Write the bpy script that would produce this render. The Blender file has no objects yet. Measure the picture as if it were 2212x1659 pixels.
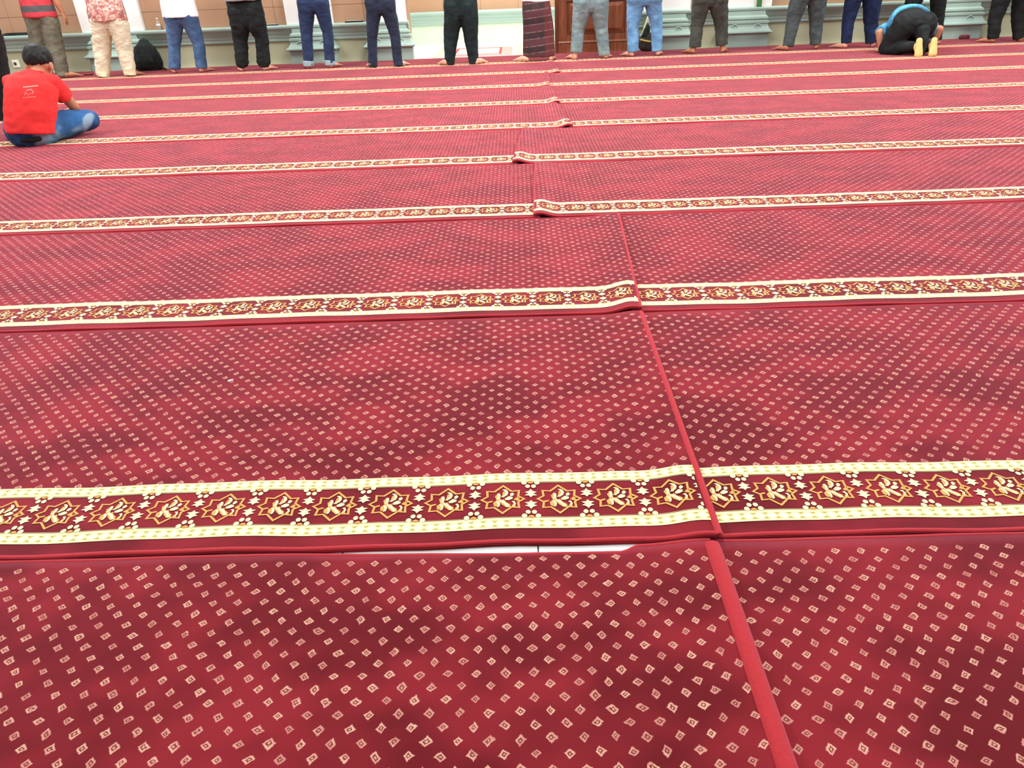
import bpy, bmesh, math, random
from mathutils import Vector, Matrix, noise

random.seed(7)
scene = bpy.context.scene
C = scene.collection

# ------------------------------------------------------------------ camera
PITCH, YAW, ROLL, CAM_H, FPX = 0.52149, -0.02270, -0.04016, 1.01422, 1540.0
_cy, _sy = math.cos(YAW), math.sin(YAW)
_fw = Vector((_sy * math.cos(PITCH), _cy * math.cos(PITCH), -math.sin(PITCH)))
_rt = Vector((_cy, -_sy, 0.0))
_up = _rt.cross(_fw)
_r2 = math.cos(ROLL) * _rt + math.sin(ROLL) * _up
_u2 = -math.sin(ROLL) * _rt + math.cos(ROLL) * _up
cam_data = bpy.data.cameras.new('camera')
cam = bpy.data.objects.new('camera', cam_data)
C.objects.link(cam)
m = Matrix((( _r2.x, _u2.x, -_fw.x, 0), (_r2.y, _u2.y, -_fw.y, 0), (_r2.z, _u2.z, -_fw.z, CAM_H), (0, 0, 0, 1)))
cam.matrix_world = m
cam_data.sensor_width = 36.0
cam_data.lens = 36.0 * FPX / 2212.0
cam_data.clip_start = 0.02
scene.camera = cam

# ------------------------------------------------------------------ world, lamps, exposure
world = bpy.data.worlds.new('world'); scene.world = world
world.use_nodes = True
_bg = world.node_tree.nodes['Background']
_bg.inputs[0].default_value = (0.97, 1.0, 0.98, 1)
_bg.inputs[1].default_value = 0.60

def area_lamp(name, loc, size, power, color=(1, 0.98, 0.95)):
    d = bpy.data.lights.new(name, 'AREA'); d.shape = 'RECTANGLE'
    d.size, d.size_y, d.energy, d.color = size[0], size[1], power, color
    o = bpy.data.objects.new(name, d); o.location = loc
    C.objects.link(o)
    return o
for lx in (-5.5, 0.0, 5.5):
    for ly, pw in ((2.6, 75), (5.6, 190), (9.0, 240)):
        area_lamp('ceiling_lamp', (lx, ly, 4.4), (1.4, 1.4), pw)
area_lamp('recess_lamp', (-0.1, 12.4, 2.8), (1.2, 0.8), 138, (0.98, 1.0, 0.95))

scene.view_settings.view_transform = 'Standard'
scene.view_settings.look = 'None'
scene.view_settings.gamma = 1.0
scene.view_settings.use_curve_mapping = False
scene.view_settings.exposure = 0.0

# ------------------------------------------------------------------ helpers
def lin(c):
    return tuple(((v / 255.0) / 12.92 if v / 255.0 <= 0.04045 else ((v / 255.0 + 0.055) / 1.055) ** 2.4) for v in c)

def link(o, parent=None):
    C.objects.link(o)
    if parent is not None:
        o.parent = parent
    return o

def tag(o, label=None, cat=None, group=None, kind=None):
    if label: o['label'] = label
    if cat: o['category'] = cat
    if group: o['group'] = group
    if kind: o['kind'] = kind
    return o

def mesh_obj(name, me, mats, parent=None, origin=None):
    if origin is not None:
        me.transform(Matrix.Translation(-Vector(origin)))
    if not isinstance(mats, (list, tuple)): mats = [mats]
    for mt in mats: me.materials.append(mt)
    o = bpy.data.objects.new(name, me)
    link(o, parent)
    if origin is not None and parent is None:
        o.location = origin
    return o

def smooth(me):
    me.polygons.foreach_set('use_smooth', [True] * len(me.polygons)); me.update()

def bm_mesh(name, bm):
    me = bpy.data.meshes.new(name); bm.to_mesh(me); bm.free()
    return me

def box(bm, x0, x1, y0, y1, z0, z1, mi=0):
    vs = [bm.verts.new((x, y, z)) for z in (z0, z1) for y in (y0, y1) for x in (x0, x1)]
    for q in ((0, 2, 3, 1), (4, 5, 7, 6), (0, 1, 5, 4), (2, 6, 7, 3), (0, 4, 6, 2), (1, 3, 7, 5)):
        f = bm.faces.new([vs[i] for i in q]); f.material_index = mi

def box_mesh(name, x0, x1, y0, y1, z0, z1, bevel=0.0):
    bm = bmesh.new(); box(bm, x0, x1, y0, y1, z0, z1)
    if bevel > 0:
        bmesh.ops.bevel(bm, geom=bm.edges[:], offset=bevel, segments=2, affect='EDGES', profile=0.5)
    return bm_mesh(name, bm)

def loft_rect(bm, stack, cx, yback):
    """stack of (z, half_width, depth): a moulded block against the plane y = yback, facing -y"""
    prev = None
    for (z, hw, d) in stack:
        ring = [bm.verts.new(p) for p in ((cx - hw, yback, z), (cx - hw, yback - d, z), (cx + hw, yback - d, z), (cx + hw, yback, z))]
        if prev:
            for i in range(4):
                bm.faces.new((prev[i], prev[(i + 1) % 4], ring[(i + 1) % 4], ring[i]))
        else:
            bm.faces.new(ring[::-1])
        prev = ring
    bm.faces.new(prev)

def extrude_profile(bm, prof, x0, x1, yback):
    """prof: (depth, z) outline; run along x"""
    a = [bm.verts.new((x0, yback - d, z)) for d, z in prof]
    b = [bm.verts.new((x1, yback - d, z)) for d, z in prof]
    n = len(prof)
    for i in range(n):
        j = (i + 1) % n
        bm.faces.new((a[i], a[j], b[j], b[i]))
    bm.faces.new(a[::-1]); bm.faces.new(b)

def tube(bm, pts, n=14, hint=(1, 0, 0), round_ends=True):
    """pts: (x,y,z,rx,ry) rings across the path; rx along hint"""
    P = [Vector(p[:3]) for p in pts]
    hint = Vector(hint)
    rings = []
    L = len(P)
    spec = []
    for i in range(L):
        t = (P[min(i + 1, L - 1)] - P[max(i - 1, 0)])
        t = t.normalized() if t.length > 1e-9 else Vector((0, 0, 1))
        s = hint - hint.dot(t) * t
        if s.length < 1e-4:
            s = Vector((0, 1, 0)) - t * t.y
        s.normalize(); f = t.cross(s)
        spec.append((P[i], s, f, t, pts[i][3], pts[i][4]))
    full = []
    if round_ends:
        p, s, f, t, rx, ry = spec[0]; r = min(rx, ry)
        full.append((p - t * r * 0.85, s, f, rx * 0.45, ry * 0.45)); full.append((p - t * r * 0.5, s, f, rx * 0.82, ry * 0.82))
    for (p, s, f, t, rx, ry) in spec: full.append((p, s, f, rx, ry))
    if round_ends:
        p, s, f, t, rx, ry = spec[-1]; r = min(rx, ry)
        full.append((p + t * r * 0.5, s, f, rx * 0.82, ry * 0.82)); full.append((p + t * r * 0.85, s, f, rx * 0.45, ry * 0.45))
    for (p, s, f, rx, ry) in full:
        rings.append([bm.verts.new(p + s * (rx * math.cos(2 * math.pi * k / n)) + f * (ry * math.sin(2 * math.pi * k / n))) for k in range(n)])
    for a, b in zip(rings[:-1], rings[1:]):
        for k in range(n):
            bm.faces.new((a[k], a[(k + 1) % n], b[(k + 1) % n], b[k]))
    bm.faces.new(rings[0][::-1]); bm.faces.new(rings[-1])

def ball(bm, c, r, rot=None, u=14, v=10):
    mt = Matrix.Translation(Vector(c))
    if rot is not None: mt = mt @ rot
    mt = mt @ Matrix.Diagonal((r[0], r[1], r[2], 1))
    bmesh.ops.create_uvsphere(bm, u_segments=u, v_segments=v, radius=1.0, matrix=mt)

def fuse(bm, name, voxel=0.012, iters=4, wrinkle=0.0, wscale=9.0, seed=0.0, stretch=(1, 1, 0.5)):
    """union every shape in bm into one continuous skin"""
    bmesh.ops.recalc_face_normals(bm, faces=bm.faces[:])
    me = bm_mesh(name + '_src', bm)
    o = bpy.data.objects.new(name + '_src', me); C.objects.link(o)
    md = o.modifiers.new('r', 'REMESH'); md.mode = 'VOXEL'; md.voxel_size = voxel
    ms = o.modifiers.new('s', 'SMOOTH'); ms.factor = 0.5; ms.iterations = iters
    dg = bpy.context.evaluated_depsgraph_get()
    out = bpy.data.meshes.new_from_object(o.evaluated_get(dg))
    out.name = name
    bpy.data.objects.remove(o); bpy.data.meshes.remove(me)
    if wrinkle > 0:
        off = Vector((seed * 3.7, seed * 1.3, seed))
        nrm = [v.normal.copy() for v in out.vertices]
        for v, nn in zip(out.vertices, nrm):
            p = Vector((v.co.x * stretch[0], v.co.y * stretch[1], v.co.z * stretch[2])) * wscale + off
            v.co += nn * wrinkle * (noise.noise(p) + 0.5 * noise.noise(p * 2.3))
    out.materials.clear()
    smooth(out)
    return out

# ------------------------------------------------------------------ materials
class NB:
    def __init__(s, name):
        s.m = bpy.data.materials.new(name); s.m.use_nodes = True
        s.t = s.m.node_tree; s.n = s.t.nodes
        s.b = s.n['Principled BSDF']
    def node(s, typ, **kw):
        x = s.n.new(typ)
        for k, v in kw.items(): setattr(x, k, v)
        return x
    def put(s, sock, v):
        if isinstance(v, bpy.types.NodeSocket): s.t.links.new(v, sock)
        else: sock.default_value = v
    def math(s, op, a, b=None, c=None):
        x = s.node('ShaderNodeMath', operation=op)
        s.put(x.inputs[0], a)
        if b is not None: s.put(x.inputs[1], b)
        if c is not None: s.put(x.inputs[2], c)
        return x.outputs[0]
    def mix(s, fac, a, b):
        x = s.node('ShaderNodeMix', data_type='RGBA')
        s.put(x.inputs[0], fac)
        s.put(x.inputs[6], a if isinstance(a, bpy.types.NodeSocket) else tuple(a) + (1,))
        s.put(x.inputs[7], b if isinstance(b, bpy.types.NodeSocket) else tuple(b) + (1,))
        return x.outputs[2]
    def noise(s, vec, scale, detail=2.0, rough=0.5):
        x = s.node('ShaderNodeTexNoise')
        if vec is not None: s.t.links.new(vec, x.inputs['Vector'])
        x.inputs['Scale'].default_value = scale; x.inputs['Detail'].default_value = detail; x.inputs['Roughness'].default_value = rough
        return x.outputs['Fac']
    def ramp(s, fac, lo, hi):
        x = s.node('ShaderNodeMapRange'); x.interpolation_type = 'SMOOTHSTEP'
        s.put(x.inputs[0], fac); x.inputs[1].default_value = lo; x.inputs[2].default_value = hi
        return x.outputs[0]
    def obj(s): return s.node('ShaderNodeTexCoord').outputs['Object']
    def geo(s): return s.node('ShaderNodeNewGeometry').outputs['Position']
    def sep(s, v):
        x = s.node('ShaderNodeSeparateXYZ'); s.t.links.new(v, x.inputs[0]); return x.outputs
    def bump(s, h, strength=0.3, dist=0.01):
        x = s.node('ShaderNodeBump'); x.inputs['Strength'].default_value = strength; x.inputs['Distance'].default_value = dist
        s.t.links.new(h, x.inputs['Height']); s.t.links.new(x.outputs[0], s.b.inputs['Normal'])
    def fin(s, color, rough=0.8, sheen=0.0, tint=(1, 1, 1), srough=0.4, spec=0.3):
        s.put(s.b.inputs['Base Color'], color if isinstance(color, bpy.types.NodeSocket) else tuple(color) + (1,))
        s.put(s.b.inputs['Roughness'], rough)
        s.b.inputs['Specular IOR Level'].default_value = spec
        if sheen:
            s.b.inputs['Sheen Weight'].default_value = sheen
            s.b.inputs['Sheen Roughness'].default_value = srough
            s.b.inputs['Sheen Tint'].default_value = tuple(tint) + (1,)
        return s.m

def fabric(name, rgb, var=0.25, scale=14.0, sheen=0.1, fine=260.0, rough=0.9):
    c = lin(rgb); k = NB(name); v = k.obj()
    n = k.ramp(k.noise(v, scale, 3.0), 0.3, 0.7)
    dark = tuple(x * (1 - var) for x in c); lite = tuple(min(1, x * (1 + var)) for x in c)
    k.bump(k.noise(v, fine, 2.0), 0.25, 0.002)
    return k.fin(k.mix(n, dark, lite), rough, sheen, tuple(min(1, x * 1.5 + .1) for x in c))

def paint(name, rgb, var=0.06, scale=6.0, rough=0.5, spec=0.4):
    c = lin(rgb); k = NB(name); v = k.geo()
    n = k.noise(v, scale, 4.0)
    dark = tuple(x * (1 - var) for x in c); lite = tuple(min(1, x * (1 + var)) for x in c)
    k.bump(k.noise(v, 90.0, 2.0), 0.06, 0.004)
    return k.fin(k.mix(n, dark, lite), rough, spec=spec)

RED_D, RED_L = (0.120, 0.008, 0.012), (0.290, 0.020, 0.030)
SHEEN, SHEEN_T, SHEEN_R = 1.0, (1.0, 0.27, 0.38), 0.34

def pile_color(k):
    g = k.geo()
    # brushed pile: light and dark shading of the fibre lay, mixed into the base colour
    mp = k.node('ShaderNodeMapping'); k.t.links.new(g, mp.inputs[0]); mp.inputs['Scale'].default_value = (1.0, 1.5, 1.0)
    n1 = k.ramp(k.noise(mp.outputs[0], 3.4, 2.5, 0.55), 0.36, 0.66)
    n2 = k.noise(mp.outputs[0], 11.0, 2.0)
    f = k.math('ADD', k.math('MULTIPLY', n1, 0.75), k.math('MULTIPLY', n2, 0.25))
    return k.mix(f, RED_D, RED_L), g

def make_pile():
    k = NB('carpet_pile')
    base, g = pile_color(k)
    uv = k.node('ShaderNodeUVMap').outputs[0]
    jit = k.node('ShaderNodeTexNoise'); k.t.links.new(g, jit.inputs['Vector'])
    jit.inputs['Scale'].default_value = 38.0; jit.inputs['Detail'].default_value = 1.0
    vs = k.node('ShaderNodeVectorMath', operation='SUBTRACT'); k.t.links.new(jit.outputs['Color'], vs.inputs[0]); vs.inputs[1].default_value = (0.5, 0.5, 0.5)
    vm = k.node('ShaderNodeVectorMath', operation='SCALE'); k.t.links.new(vs.outputs[0], vm.inputs[0]); vm.inputs['Scale'].default_value = 0.012
    va = k.node('ShaderNodeVectorMath', operation='ADD'); k.t.links.new(uv, va.inputs[0]); k.t.links.new(vm.outputs[0], va.inputs[1])
    o = k.sep(va.outputs[0]); u, v = o[0], o[1]
    p = 0.048
    def lattice(ofs):
        a = k.math('ABSOLUTE', k.math('SUBTRACT', k.math('FRACT', k.math('ADD', k.math('DIVIDE', u, p), 100.0 + ofs)), 0.5))
        b = k.math('ABSOLUTE', k.math('SUBTRACT', k.math('FRACT', k.math('ADD', k.math('DIVIDE', v, p), 100.0 + ofs)), 0.5))
        return k.math('MULTIPLY', k.math('ADD', a, b), p)
    d = k.math('MINIMUM', lattice(0.0), lattice(0.5))
    rag = k.math('MULTIPLY', k.math('SUBTRACT', k.noise(g, 330.0, 2.0), 0.5), 0.0052)
    d = k.math('ADD', d, rag)
    outer = k.math('SUBTRACT', 1.0, k.ramp(d, 0.0078, 0.0096))
    ring = k.math('MULTIPLY', k.ramp(d, 0.0016, 0.0026), k.math('SUBTRACT', 1.0, k.ramp(d, 0.0038, 0.0054)))
    o2 = k.sep(uv); v0 = o2[1]
    field = k.math('MULTIPLY', k.math('GREATER_THAN', v0, 0.236), k.math('LESS_THAN', v0, 1.088))
    outer = k.math('MULTIPLY', outer, field)
    dotc = k.mix(k.ramp(k.noise(g, 30.0, 1.0), 0.35, 0.65), lin((206, 138, 128)), lin((230, 178, 156)))
    dotc = k.mix(ring, dotc, lin((118, 52, 40)))
    col = k.mix(k.math('MULTIPLY', outer, 0.84), base, dotc)
    k.bump(k.noise(g, 900.0, 2.0), 0.35, 0.003)
    return k.fin(col, 0.95, SHEEN, SHEEN_T, SHEEN_R, 0.1)

def make_cream_strip():
    k = NB('carpet_cream_strip')
    uv = k.sep(k.node('ShaderNodeUVMap').outputs[0]); g = k.geo()
    rag = k.math('MULTIPLY', k.math('SUBTRACT', k.noise(g, 260.0, 2.0), 0.5), 0.35)
    a = k.math('MULTIPLY', k.math('ABSOLUTE', k.math('SUBTRACT', k.math('FRACT', k.math('ADD', k.math('DIVIDE', uv[0], 0.0248), 400.0)), 0.5)), 2.0)
    b = k.math('MULTIPLY', k.math('ABSOLUTE', k.math('SUBTRACT', uv[1], 0.5)), 2.0)
    s = k.math('ADD', k.math('ADD', a, k.math('MULTIPLY', b, 1.3)), rag)
    tri = k.math('MULTIPLY', k.ramp(s, 1.08, 1.3), k.math('LESS_THAN', b, 0.62))
    dia = k.math('SUBTRACT', 1.0, k.ramp(s, 0.5, 0.95))
    c = k.mix(dia, lin((247, 236, 182)), lin((252, 244, 208)))
    c = k.mix(tri, c, lin((186, 172, 84)))
    k.bump(k.noise(g, 700.0, 2.0), 0.4, 0.003)
    return k.fin(c, 0.95, 0.7, (1, 0.76, 0.72), 0.4, 0.1)

def plain_yarn(name, rgb, sheen=0.2, tint=(1, .9, .8), var=.12):
    c = lin(rgb); k = NB(name); g = k.geo()
    n = k.noise(g, 160.0, 2.0)
    k.bump(k.noise(g, 800.0, 2.0), 0.4, 0.003)
    return k.fin(k.mix(n, tuple(x * (1 - var) for x in c), tuple(min(1, x * (1 + var)) for x in c)), 0.95, sheen, tint, 0.4, 0.1)

M = {}
M['pile'] = make_pile()
M['cream'] = make_cream_strip()
M['cream_motif'] = plain_yarn('carpet_cream_motif', (250, 234, 186), 0.5, (1, .76, .7))
M['gold'] = plain_yarn('carpet_gold', (222, 168, 92), 0.6, (1, .7, .62))
M['brown'] = plain_yarn('carpet_brown', (150, 92, 38))
M['binding'] = plain_yarn('carpet_binding', (186, 54, 60), 0.9, SHEEN_T)
M['olive_line'] = plain_yarn('carpet_olive_line', (120, 96, 40))

M['tile'] = paint('white_floor_tile', (250, 250, 248), 0.03, 3.0, 0.12, 0.5)
M['grout'] = paint('grey_grout', (120, 118, 112), 0.1, 20, 0.9)
M['beige_inlay'] = paint('beige_marble', (226, 196, 150), 0.1, 8.0, 0.15)
M['tan'] = paint('tan_panel', (176, 140, 112), 0.10, 5.0, 0.45)
M['tan_joint'] = paint('tan_joint', (152, 122, 98), 0.08, 8.0, 0.8)
M['teal'] = paint('pale_teal_paint', (158, 184, 174), 0.05, 6.0, 0.45)
M['mint'] = paint('mint_dado', (192, 214, 188), 0.05, 4.0, 0.5)
M['olive'] = paint('olive_grey_dado', (164, 166, 138), 0.08, 4.0, 0.5)
M['white'] = paint('white_paint', (244, 248, 246), 0.02, 4.0, 0.5)
M['plastic_white'] = paint('socket_plastic', (232, 232, 214), 0.02, 10, 0.35)
M['dark_hole'] = paint('socket_dark', (60, 62, 58), 0.05, 10, 0.6)

def wood(name, rgb):
    c = lin(rgb); k = NB(name); g = k.geo()
    mp = k.node('ShaderNodeMapping'); k.t.links.new(g, mp.inputs[0]); mp.inputs['Scale'].default_value = (9.0, 9.0, 1.1)
    n = k.ramp(k.noise(mp.outputs[0], 3.0, 5.0, 0.6), 0.25, 0.75)
    k.bump(n, 0.1, 0.003)
    return k.fin(k.mix(n, tuple(x * .62 for x in c), tuple(min(1, x * 1.25) for x in c)), 0.4, spec=0.4)
M['wood'] = wood('reddish_brown_wood', (120, 66, 40))
M['wood_dark'] = wood('dark_brown_wood', (98, 48, 28))

def make_skin(name, rgb):
    c = lin(rgb); k = NB(name); v = k.obj()
    n = k.noise(v, 22.0, 3.0)
    k.bump(k.noise(v, 180.0, 2.0), 0.1, 0.002)
    m_ = k.fin(k.mix(n, tuple(x * .88 for x in c), tuple(min(1, x * 1.1) for x in c)), 0.55, spec=0.3)
    k.b.inputs['Subsurface Weight'].default_value = 0.08
    k.b.inputs['Subsurface Radius'].default_value = (0.02, 0.008, 0.004)
    return m_
M['skin'] = make_skin('skin', (224, 168, 148))
M['skin_tan'] = make_skin('skin_tan', (184, 126, 98))
M['skin_sole'] = make_skin('skin_pale', (236, 190, 126))
M['hair'] = fabric('black_hair', (24, 24, 24), 0.4, 60, 0.1, 400, 0.6)
M['eye'] = paint('eye_dark', (40, 28, 24), 0.05, 20, 0.2)

# ------------------------------------------------------------------ carpets
ROW = 1.12
E0 = 1.092 - ROW                # near edge of the nearest runner
TOP = 0.009
V_FAR = 1.100

def wob(x, n):
    return 0.0022 * math.sin(x * 9.1 + n * 1.7) + 0.0016 * math.sin(x * 23.0 + n * 2.9) + 0.0035 * math.sin(x * 1.9 + n)

class Runner:
    def __init__(s, n, side, seam0, seam1, over, y_off=0.0, slope=0.0, lip=0.02):
        s.n, s.side, s.seam0, s.seam1, s.over = n, side, seam0, seam1, over
        s.e = E0 + n * ROW; s.y_off, s.slope, s.lip = y_off, slope, lip
        s.far_out = 8.2
    def seam(s, v):
        return s.seam0 + (s.seam1 - s.seam0) * (v / V_FAR)
    def pos(s, x, v, dz=0.0):
        """floor point for pattern coordinates (x along the row, v across from the near edge)"""
        y = s.e + v + s.y_off + s.slope * x + wob(x, s.n) * (1 if v < 0.5 else 0.4)
        sm = s.seam(v)
        d = (sm - x) if s.side < 0 else (x - sm)
        z = TOP
        z += 0.0016 * noise.noise(Vector((x * 2.2, y * 2.6, s.n)))
        if s.over:
            t = max(0.0, min(1.0, 1 - d / 0.14)); t = t * t * (3 - 2 * t)
            z += (0.009 + 0.10 * s.lip) * t
            # curl at the free end, strongest where the border band stiffens it
            c = math.exp(-((d - 0.035) / 0.045) ** 2)
            z += s.lip * c * (1.0 if v < 0.26 else 0.45)
        # far edge tucks under the next row
        if v > 1.085:
            z -= 0.002
        return Vector((x, y, z + dz))
    def xs(s):
        a, b = (-s.far_out, max(s.seam0, s.seam1)) if s.side < 0 else (min(s.seam0, s.seam1), s.far_out)
        out = []
        sm = b if s.side < 0 else a
        d = 0.0
        while d < (b - a) - 1e-6:
            out.append(d)
            d += 0.012 if d < 0.26 else (0.05 if d < 2.4 else 0.14)
        out.append(b - a)
        xs = [(sm - q) if s.side < 0 else (sm + q) for q in out]
        return sorted(xs)
    def clampx(s, x, v):
        sm = s.seam(v)
        return min(x, sm) if s.side < 0 else max(x, sm)

GAP = {}
def far_edge(r, x):
    """far edge of the runner: the left runner of the nearest row stops short and bares a sliver of white tile"""
    if r.n == 0 and r.side < 0:
        t = max(0.0, min(1.0, (x + 0.55) / 0.65))
        t2 = max(0.0, min(1.0, (0.215 - x) / 0.03))
        return 1.116 - 0.0185 * t * t2
    return 1.124 if (r.n == 0 and r.side > 0) else 1.1125

def grid_mesh(name, r, vlist, dz, uvfun=None, xr=None, skirt=True):
    """surface strip of a runner; vlist may hold callables for the far edge"""
    xs = r.xs() if xr is None else xr
    verts, faces, uvs = [], [], []
    nv = len(vlist)
    for x in xs:
        for v in vlist:
            vv = v(x) if callable(v) else v
            xc = r.clampx(x, vv)
            p = r.pos(xc, vv, dz)
            verts.append(p); uvs.append((xc, vv))
    nx = len(xs)
    for i in range(nx - 1):
        for j in range(nv - 1):
            a = i * nv + j
            faces.append((a, a + nv, a + nv + 1, a + 1))
    if skirt:
        border = [(0, j) for j in range(nv)] + [(i, nv - 1) for i in range(1, nx)] + [(nx - 1, j) for j in range(nv - 2, -1, -1)] + [(i, 0) for i in range(nx - 2, 0, -1)]
        base = len(verts)
        for (i, j) in border:
            p = verts[i * nv + j]
            verts.append(Vector((p.x, p.y, max(0.0005, p.z - 0.0085)))); uvs.append((uvs[i * nv + j][0], 0.03))
        nb = len(border)
        for q in range(nb):
            i, j = border[q]; i2, j2 = border[(q + 1) % nb]
            faces.append((i * nv + j, i2 * nv + j2, base + (q + 1) % nb, base + q))
    me = bpy.data.meshes.new(name); me.from_pydata([tuple(p) for p in verts], [], faces)
    ul = me.uv_layers.new(name='UVMap')
    flat = []
    for lp in me.loops:
        u = uvs[lp.vertex_index]
        if uvfun: u = uvfun(*u)
        flat.extend(u)
    ul.data.foreach_set('uv', flat)
    smooth(me)
    return me

# motif of one repeat, traced in local metres about the star centre
def _t(X, Y):
    X = X - (500 - Y) * 0.158
    return ((X - 1105) / 437 * 0.0506, (500 - Y) / 285 * 0.0506)
H = 0.0506
star = []
for q in range(4):
    pts = [(0, 1.0), (0.40, 0.58), (0.76, 0.62), (0.72, 0.22)]
    if q == 1: pts = [(1.0, 0), (0.72, -0.22), (0.76, -0.62), (0.40, -0.58)]
    if q == 2: pts = [(0, -1.0), (-0.40, -0.58), (-0.76, -0.62), (-0.72, -0.22)]
    if q == 3: pts = [(-1.0, 0), (-0.72, 0.22), (-0.76, 0.62), (-0.40, 0.58)]
    star += [(a * H, b * H) for a, b in pts]
def inset(poly, k): return [(a * k, b * k) for a, b in poly]
MOTIF = []     # (material index, polygon)
ins = inset(star, 0.86)
for i in range(16):
    j = (i + 1) % 16
    MOTIF.append((1, [star[i], star[j], ins[j], ins[i]]))
sd = [(0.62, 0.0), (0.78, 0.16), (0.95, 0.0), (0.78, -0.16)]; sdi = [(0.68, 0), (0.78, 0.09), (0.88, 0), (0.78, -0.09)]
for i in range(4):
    j = (i + 1) % 4
    MOTIF.append((1, [(sd[i][0] * H, sd[i][1] * H), (sd[j][0] * H, sd[j][1] * H), (sdi[j][0] * H, sdi[j][1] * H), (sdi[i][0] * H, sdi[i][1] * H)]))
for poly in ([(960, 440), (1010, 400), (1060, 470), (1060, 560), (1010, 600), (960, 640), (915, 620), (915, 560), (985, 520)],
             [(1090, 460), (1130, 350), (1180, 340), (1170, 420), (1130, 470)],
             [(1040, 540), (1120, 500), (1160, 560), (1230, 600), (1230, 650), (1150, 660), (1070, 600)],
             [(1230, 660), (1290, 590), (1320, 600), (1330, 640), (1280, 668)],
             [(1310, 510), (1400, 450), (1410, 540), (1360, 530)],
             [(800, 540), (900, 520), (905, 545), (820, 565)]):
    MOTIF.append((1, [_t(*p) for p in poly]))
for poly in ([(1120, 310), (1175, 308), (1215, 330), (1228, 375), (1200, 425), (1140, 455), (1060, 465), (1140, 425), (1178, 385), (1165, 345)],
             [(1010, 390), (1060, 385), (1073, 430), (1040, 500), (985, 505), (1020, 450)],
             [(965, 530), (1015, 535), (1043, 590), (1020, 640), (970, 655), (1000, 600)],
             [(1035, 505), (1105, 525), (1180, 590), (1215, 645), (1160, 655), (1110, 590), (1040, 545)],
             [(1145, 490), (1225, 447), (1298, 465), (1290, 497), (1220, 522), (1150, 522)],
             [(1260, 400), (1305, 375), (1337, 405), (1305, 440), (1255, 445)],
             [(1265, 548), (1318, 540), (1340, 595), (1305, 635), (1260, 650), (1302, 610), (1298, 580)]):
    MOTIF.append((0, [_t(*p) for p in poly]))
tree = [(0, 0.0660), (0.0045, 0.0520), (0.0135, 0.0440), (0.0055, 0.0355), (0.0140, 0.0220), (0.0045, 0.0200), (0.0, 0.0075)]
tree = [(a, b * 0.5 + 0.0012) for a, b in tree]
full_tree = tree + [(-a, b) for a, b in tree[-2:0:-1]]
def ell(cx, cy, rx, ry, n=8): return [(cx + rx * math.cos(2 * math.pi * i / n), cy + ry * math.sin(2 * math.pi * i / n)) for i in range(n)]
P2 = 0.0620
for sgn in (1, -1):
    MOTIF.append((0, [(P2 + a, sgn * b) for a, b in (full_tree if sgn > 0 else full_tree[::-1])]))
    for (ex, ey, rx, ry) in ((-0.0068, 0.0445, 0.0056, 0.0066), (0.0068, 0.0445, 0.0056, 0.0066), (-0.0148, 0.0570, 0.0062, 0.0070), (0.0148, 0.0570, 0.0062, 0.0070)):
        MOTIF.append((0, ell(P2 + ex, sgn * ey, rx, ry)))
    MOTIF.append((1, ell(P2, sgn * 0.0600, 0.0065, 0.0055)))
V_STRIP_A, V_STRIP_B = (0.044, 0.075), (0.204, 0.234)
V_MID = 0.1395

def motif_mesh(name, r, phase):
    per = 0.124
    a, b = (-r.far_out, r.seam0) if r.side < 0 else (r.seam0, r.far_out)
    i0, i1 = int(math.floor((a - phase) / per)) - 1, int(math.ceil((b - phase) / per)) + 1
    verts, faces, mi = [], [], []
    for i in range(i0, i1 + 1):
        cx = phase + i * per
        for (mt, poly) in MOTIF:
            pts = [(cx + px, V_MID + py) for px, py in poly]
            lo, hi = min(q[0] for q in pts), max(q[0] for q in pts)
            lim = r.seam(V_MID)
            if r.side < 0:
                if lo > lim - 0.014 or hi < a: continue
                pts = [(min(q[0], lim - 0.012), q[1]) for q in pts]
            else:
                if hi < lim + 0.014 or lo > b: continue
                pts = [(max(q[0], lim + 0.012), q[1]) for q in pts]
            s0 = len(verts)
            verts += [tuple(r.pos(q[0], q[1], 0.0014 + (0.0004 if mt == 0 else 0))) for q in pts]
            faces.append(tuple(range(s0, s0 + len(pts)))); mi.append(mt)
    me = bpy.data.meshes.new(name); me.from_pydata(verts, [], faces)
    me.polygons.foreach_set('material_index', mi); me.update()
    bm = bmesh.new(); bm.from_mesh(me)
    bmesh.ops.recalc_face_normals(bm, faces=bm.faces[:])
    for f in bm.faces:
        if f.normal.z < 0: f.normal_flip()
    bm.to_mesh(me); bm.free()
    return me

def cord_mesh(name, path, w, h):
    """raised whipped edge: half-round cord following path points"""
    verts, faces = [], []
    n = len(path); K = 5
    for i, p in enumerate(path):
        t = (path[min(i + 1, n - 1)] - path[max(i - 1, 0)]); t.z = 0; t.normalize()
        s = Vector((t.y, -t.x, 0))
        for k in range(K):
            a = math.pi * k / (K - 1)
            verts.append(tuple(p + s * (-w / 2 * math.cos(a)) + Vector((0, 0, h * math.sin(a) - 0.003))))
    for i in range(n - 1):
        for k in range(K - 1):
            a = i * K + k
            faces.append((a, a + 1, a + K + 1, a + K))
    me = bpy.data.meshes.new(name); me.from_pydata(verts, [], faces); smooth(me)
    return me

ORD = ['nearest', 'second', 'third', 'fourth', 'fifth', 'sixth', 'seventh', 'eighth', 'ninth', 'farthest']
NOTE_L = {0: 'with the sliver of white tile beyond it', 1: 'whose free end lies on its neighbour', 4: 'behind which the man in red sits', 5: 'under the seated man in red'}
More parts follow.
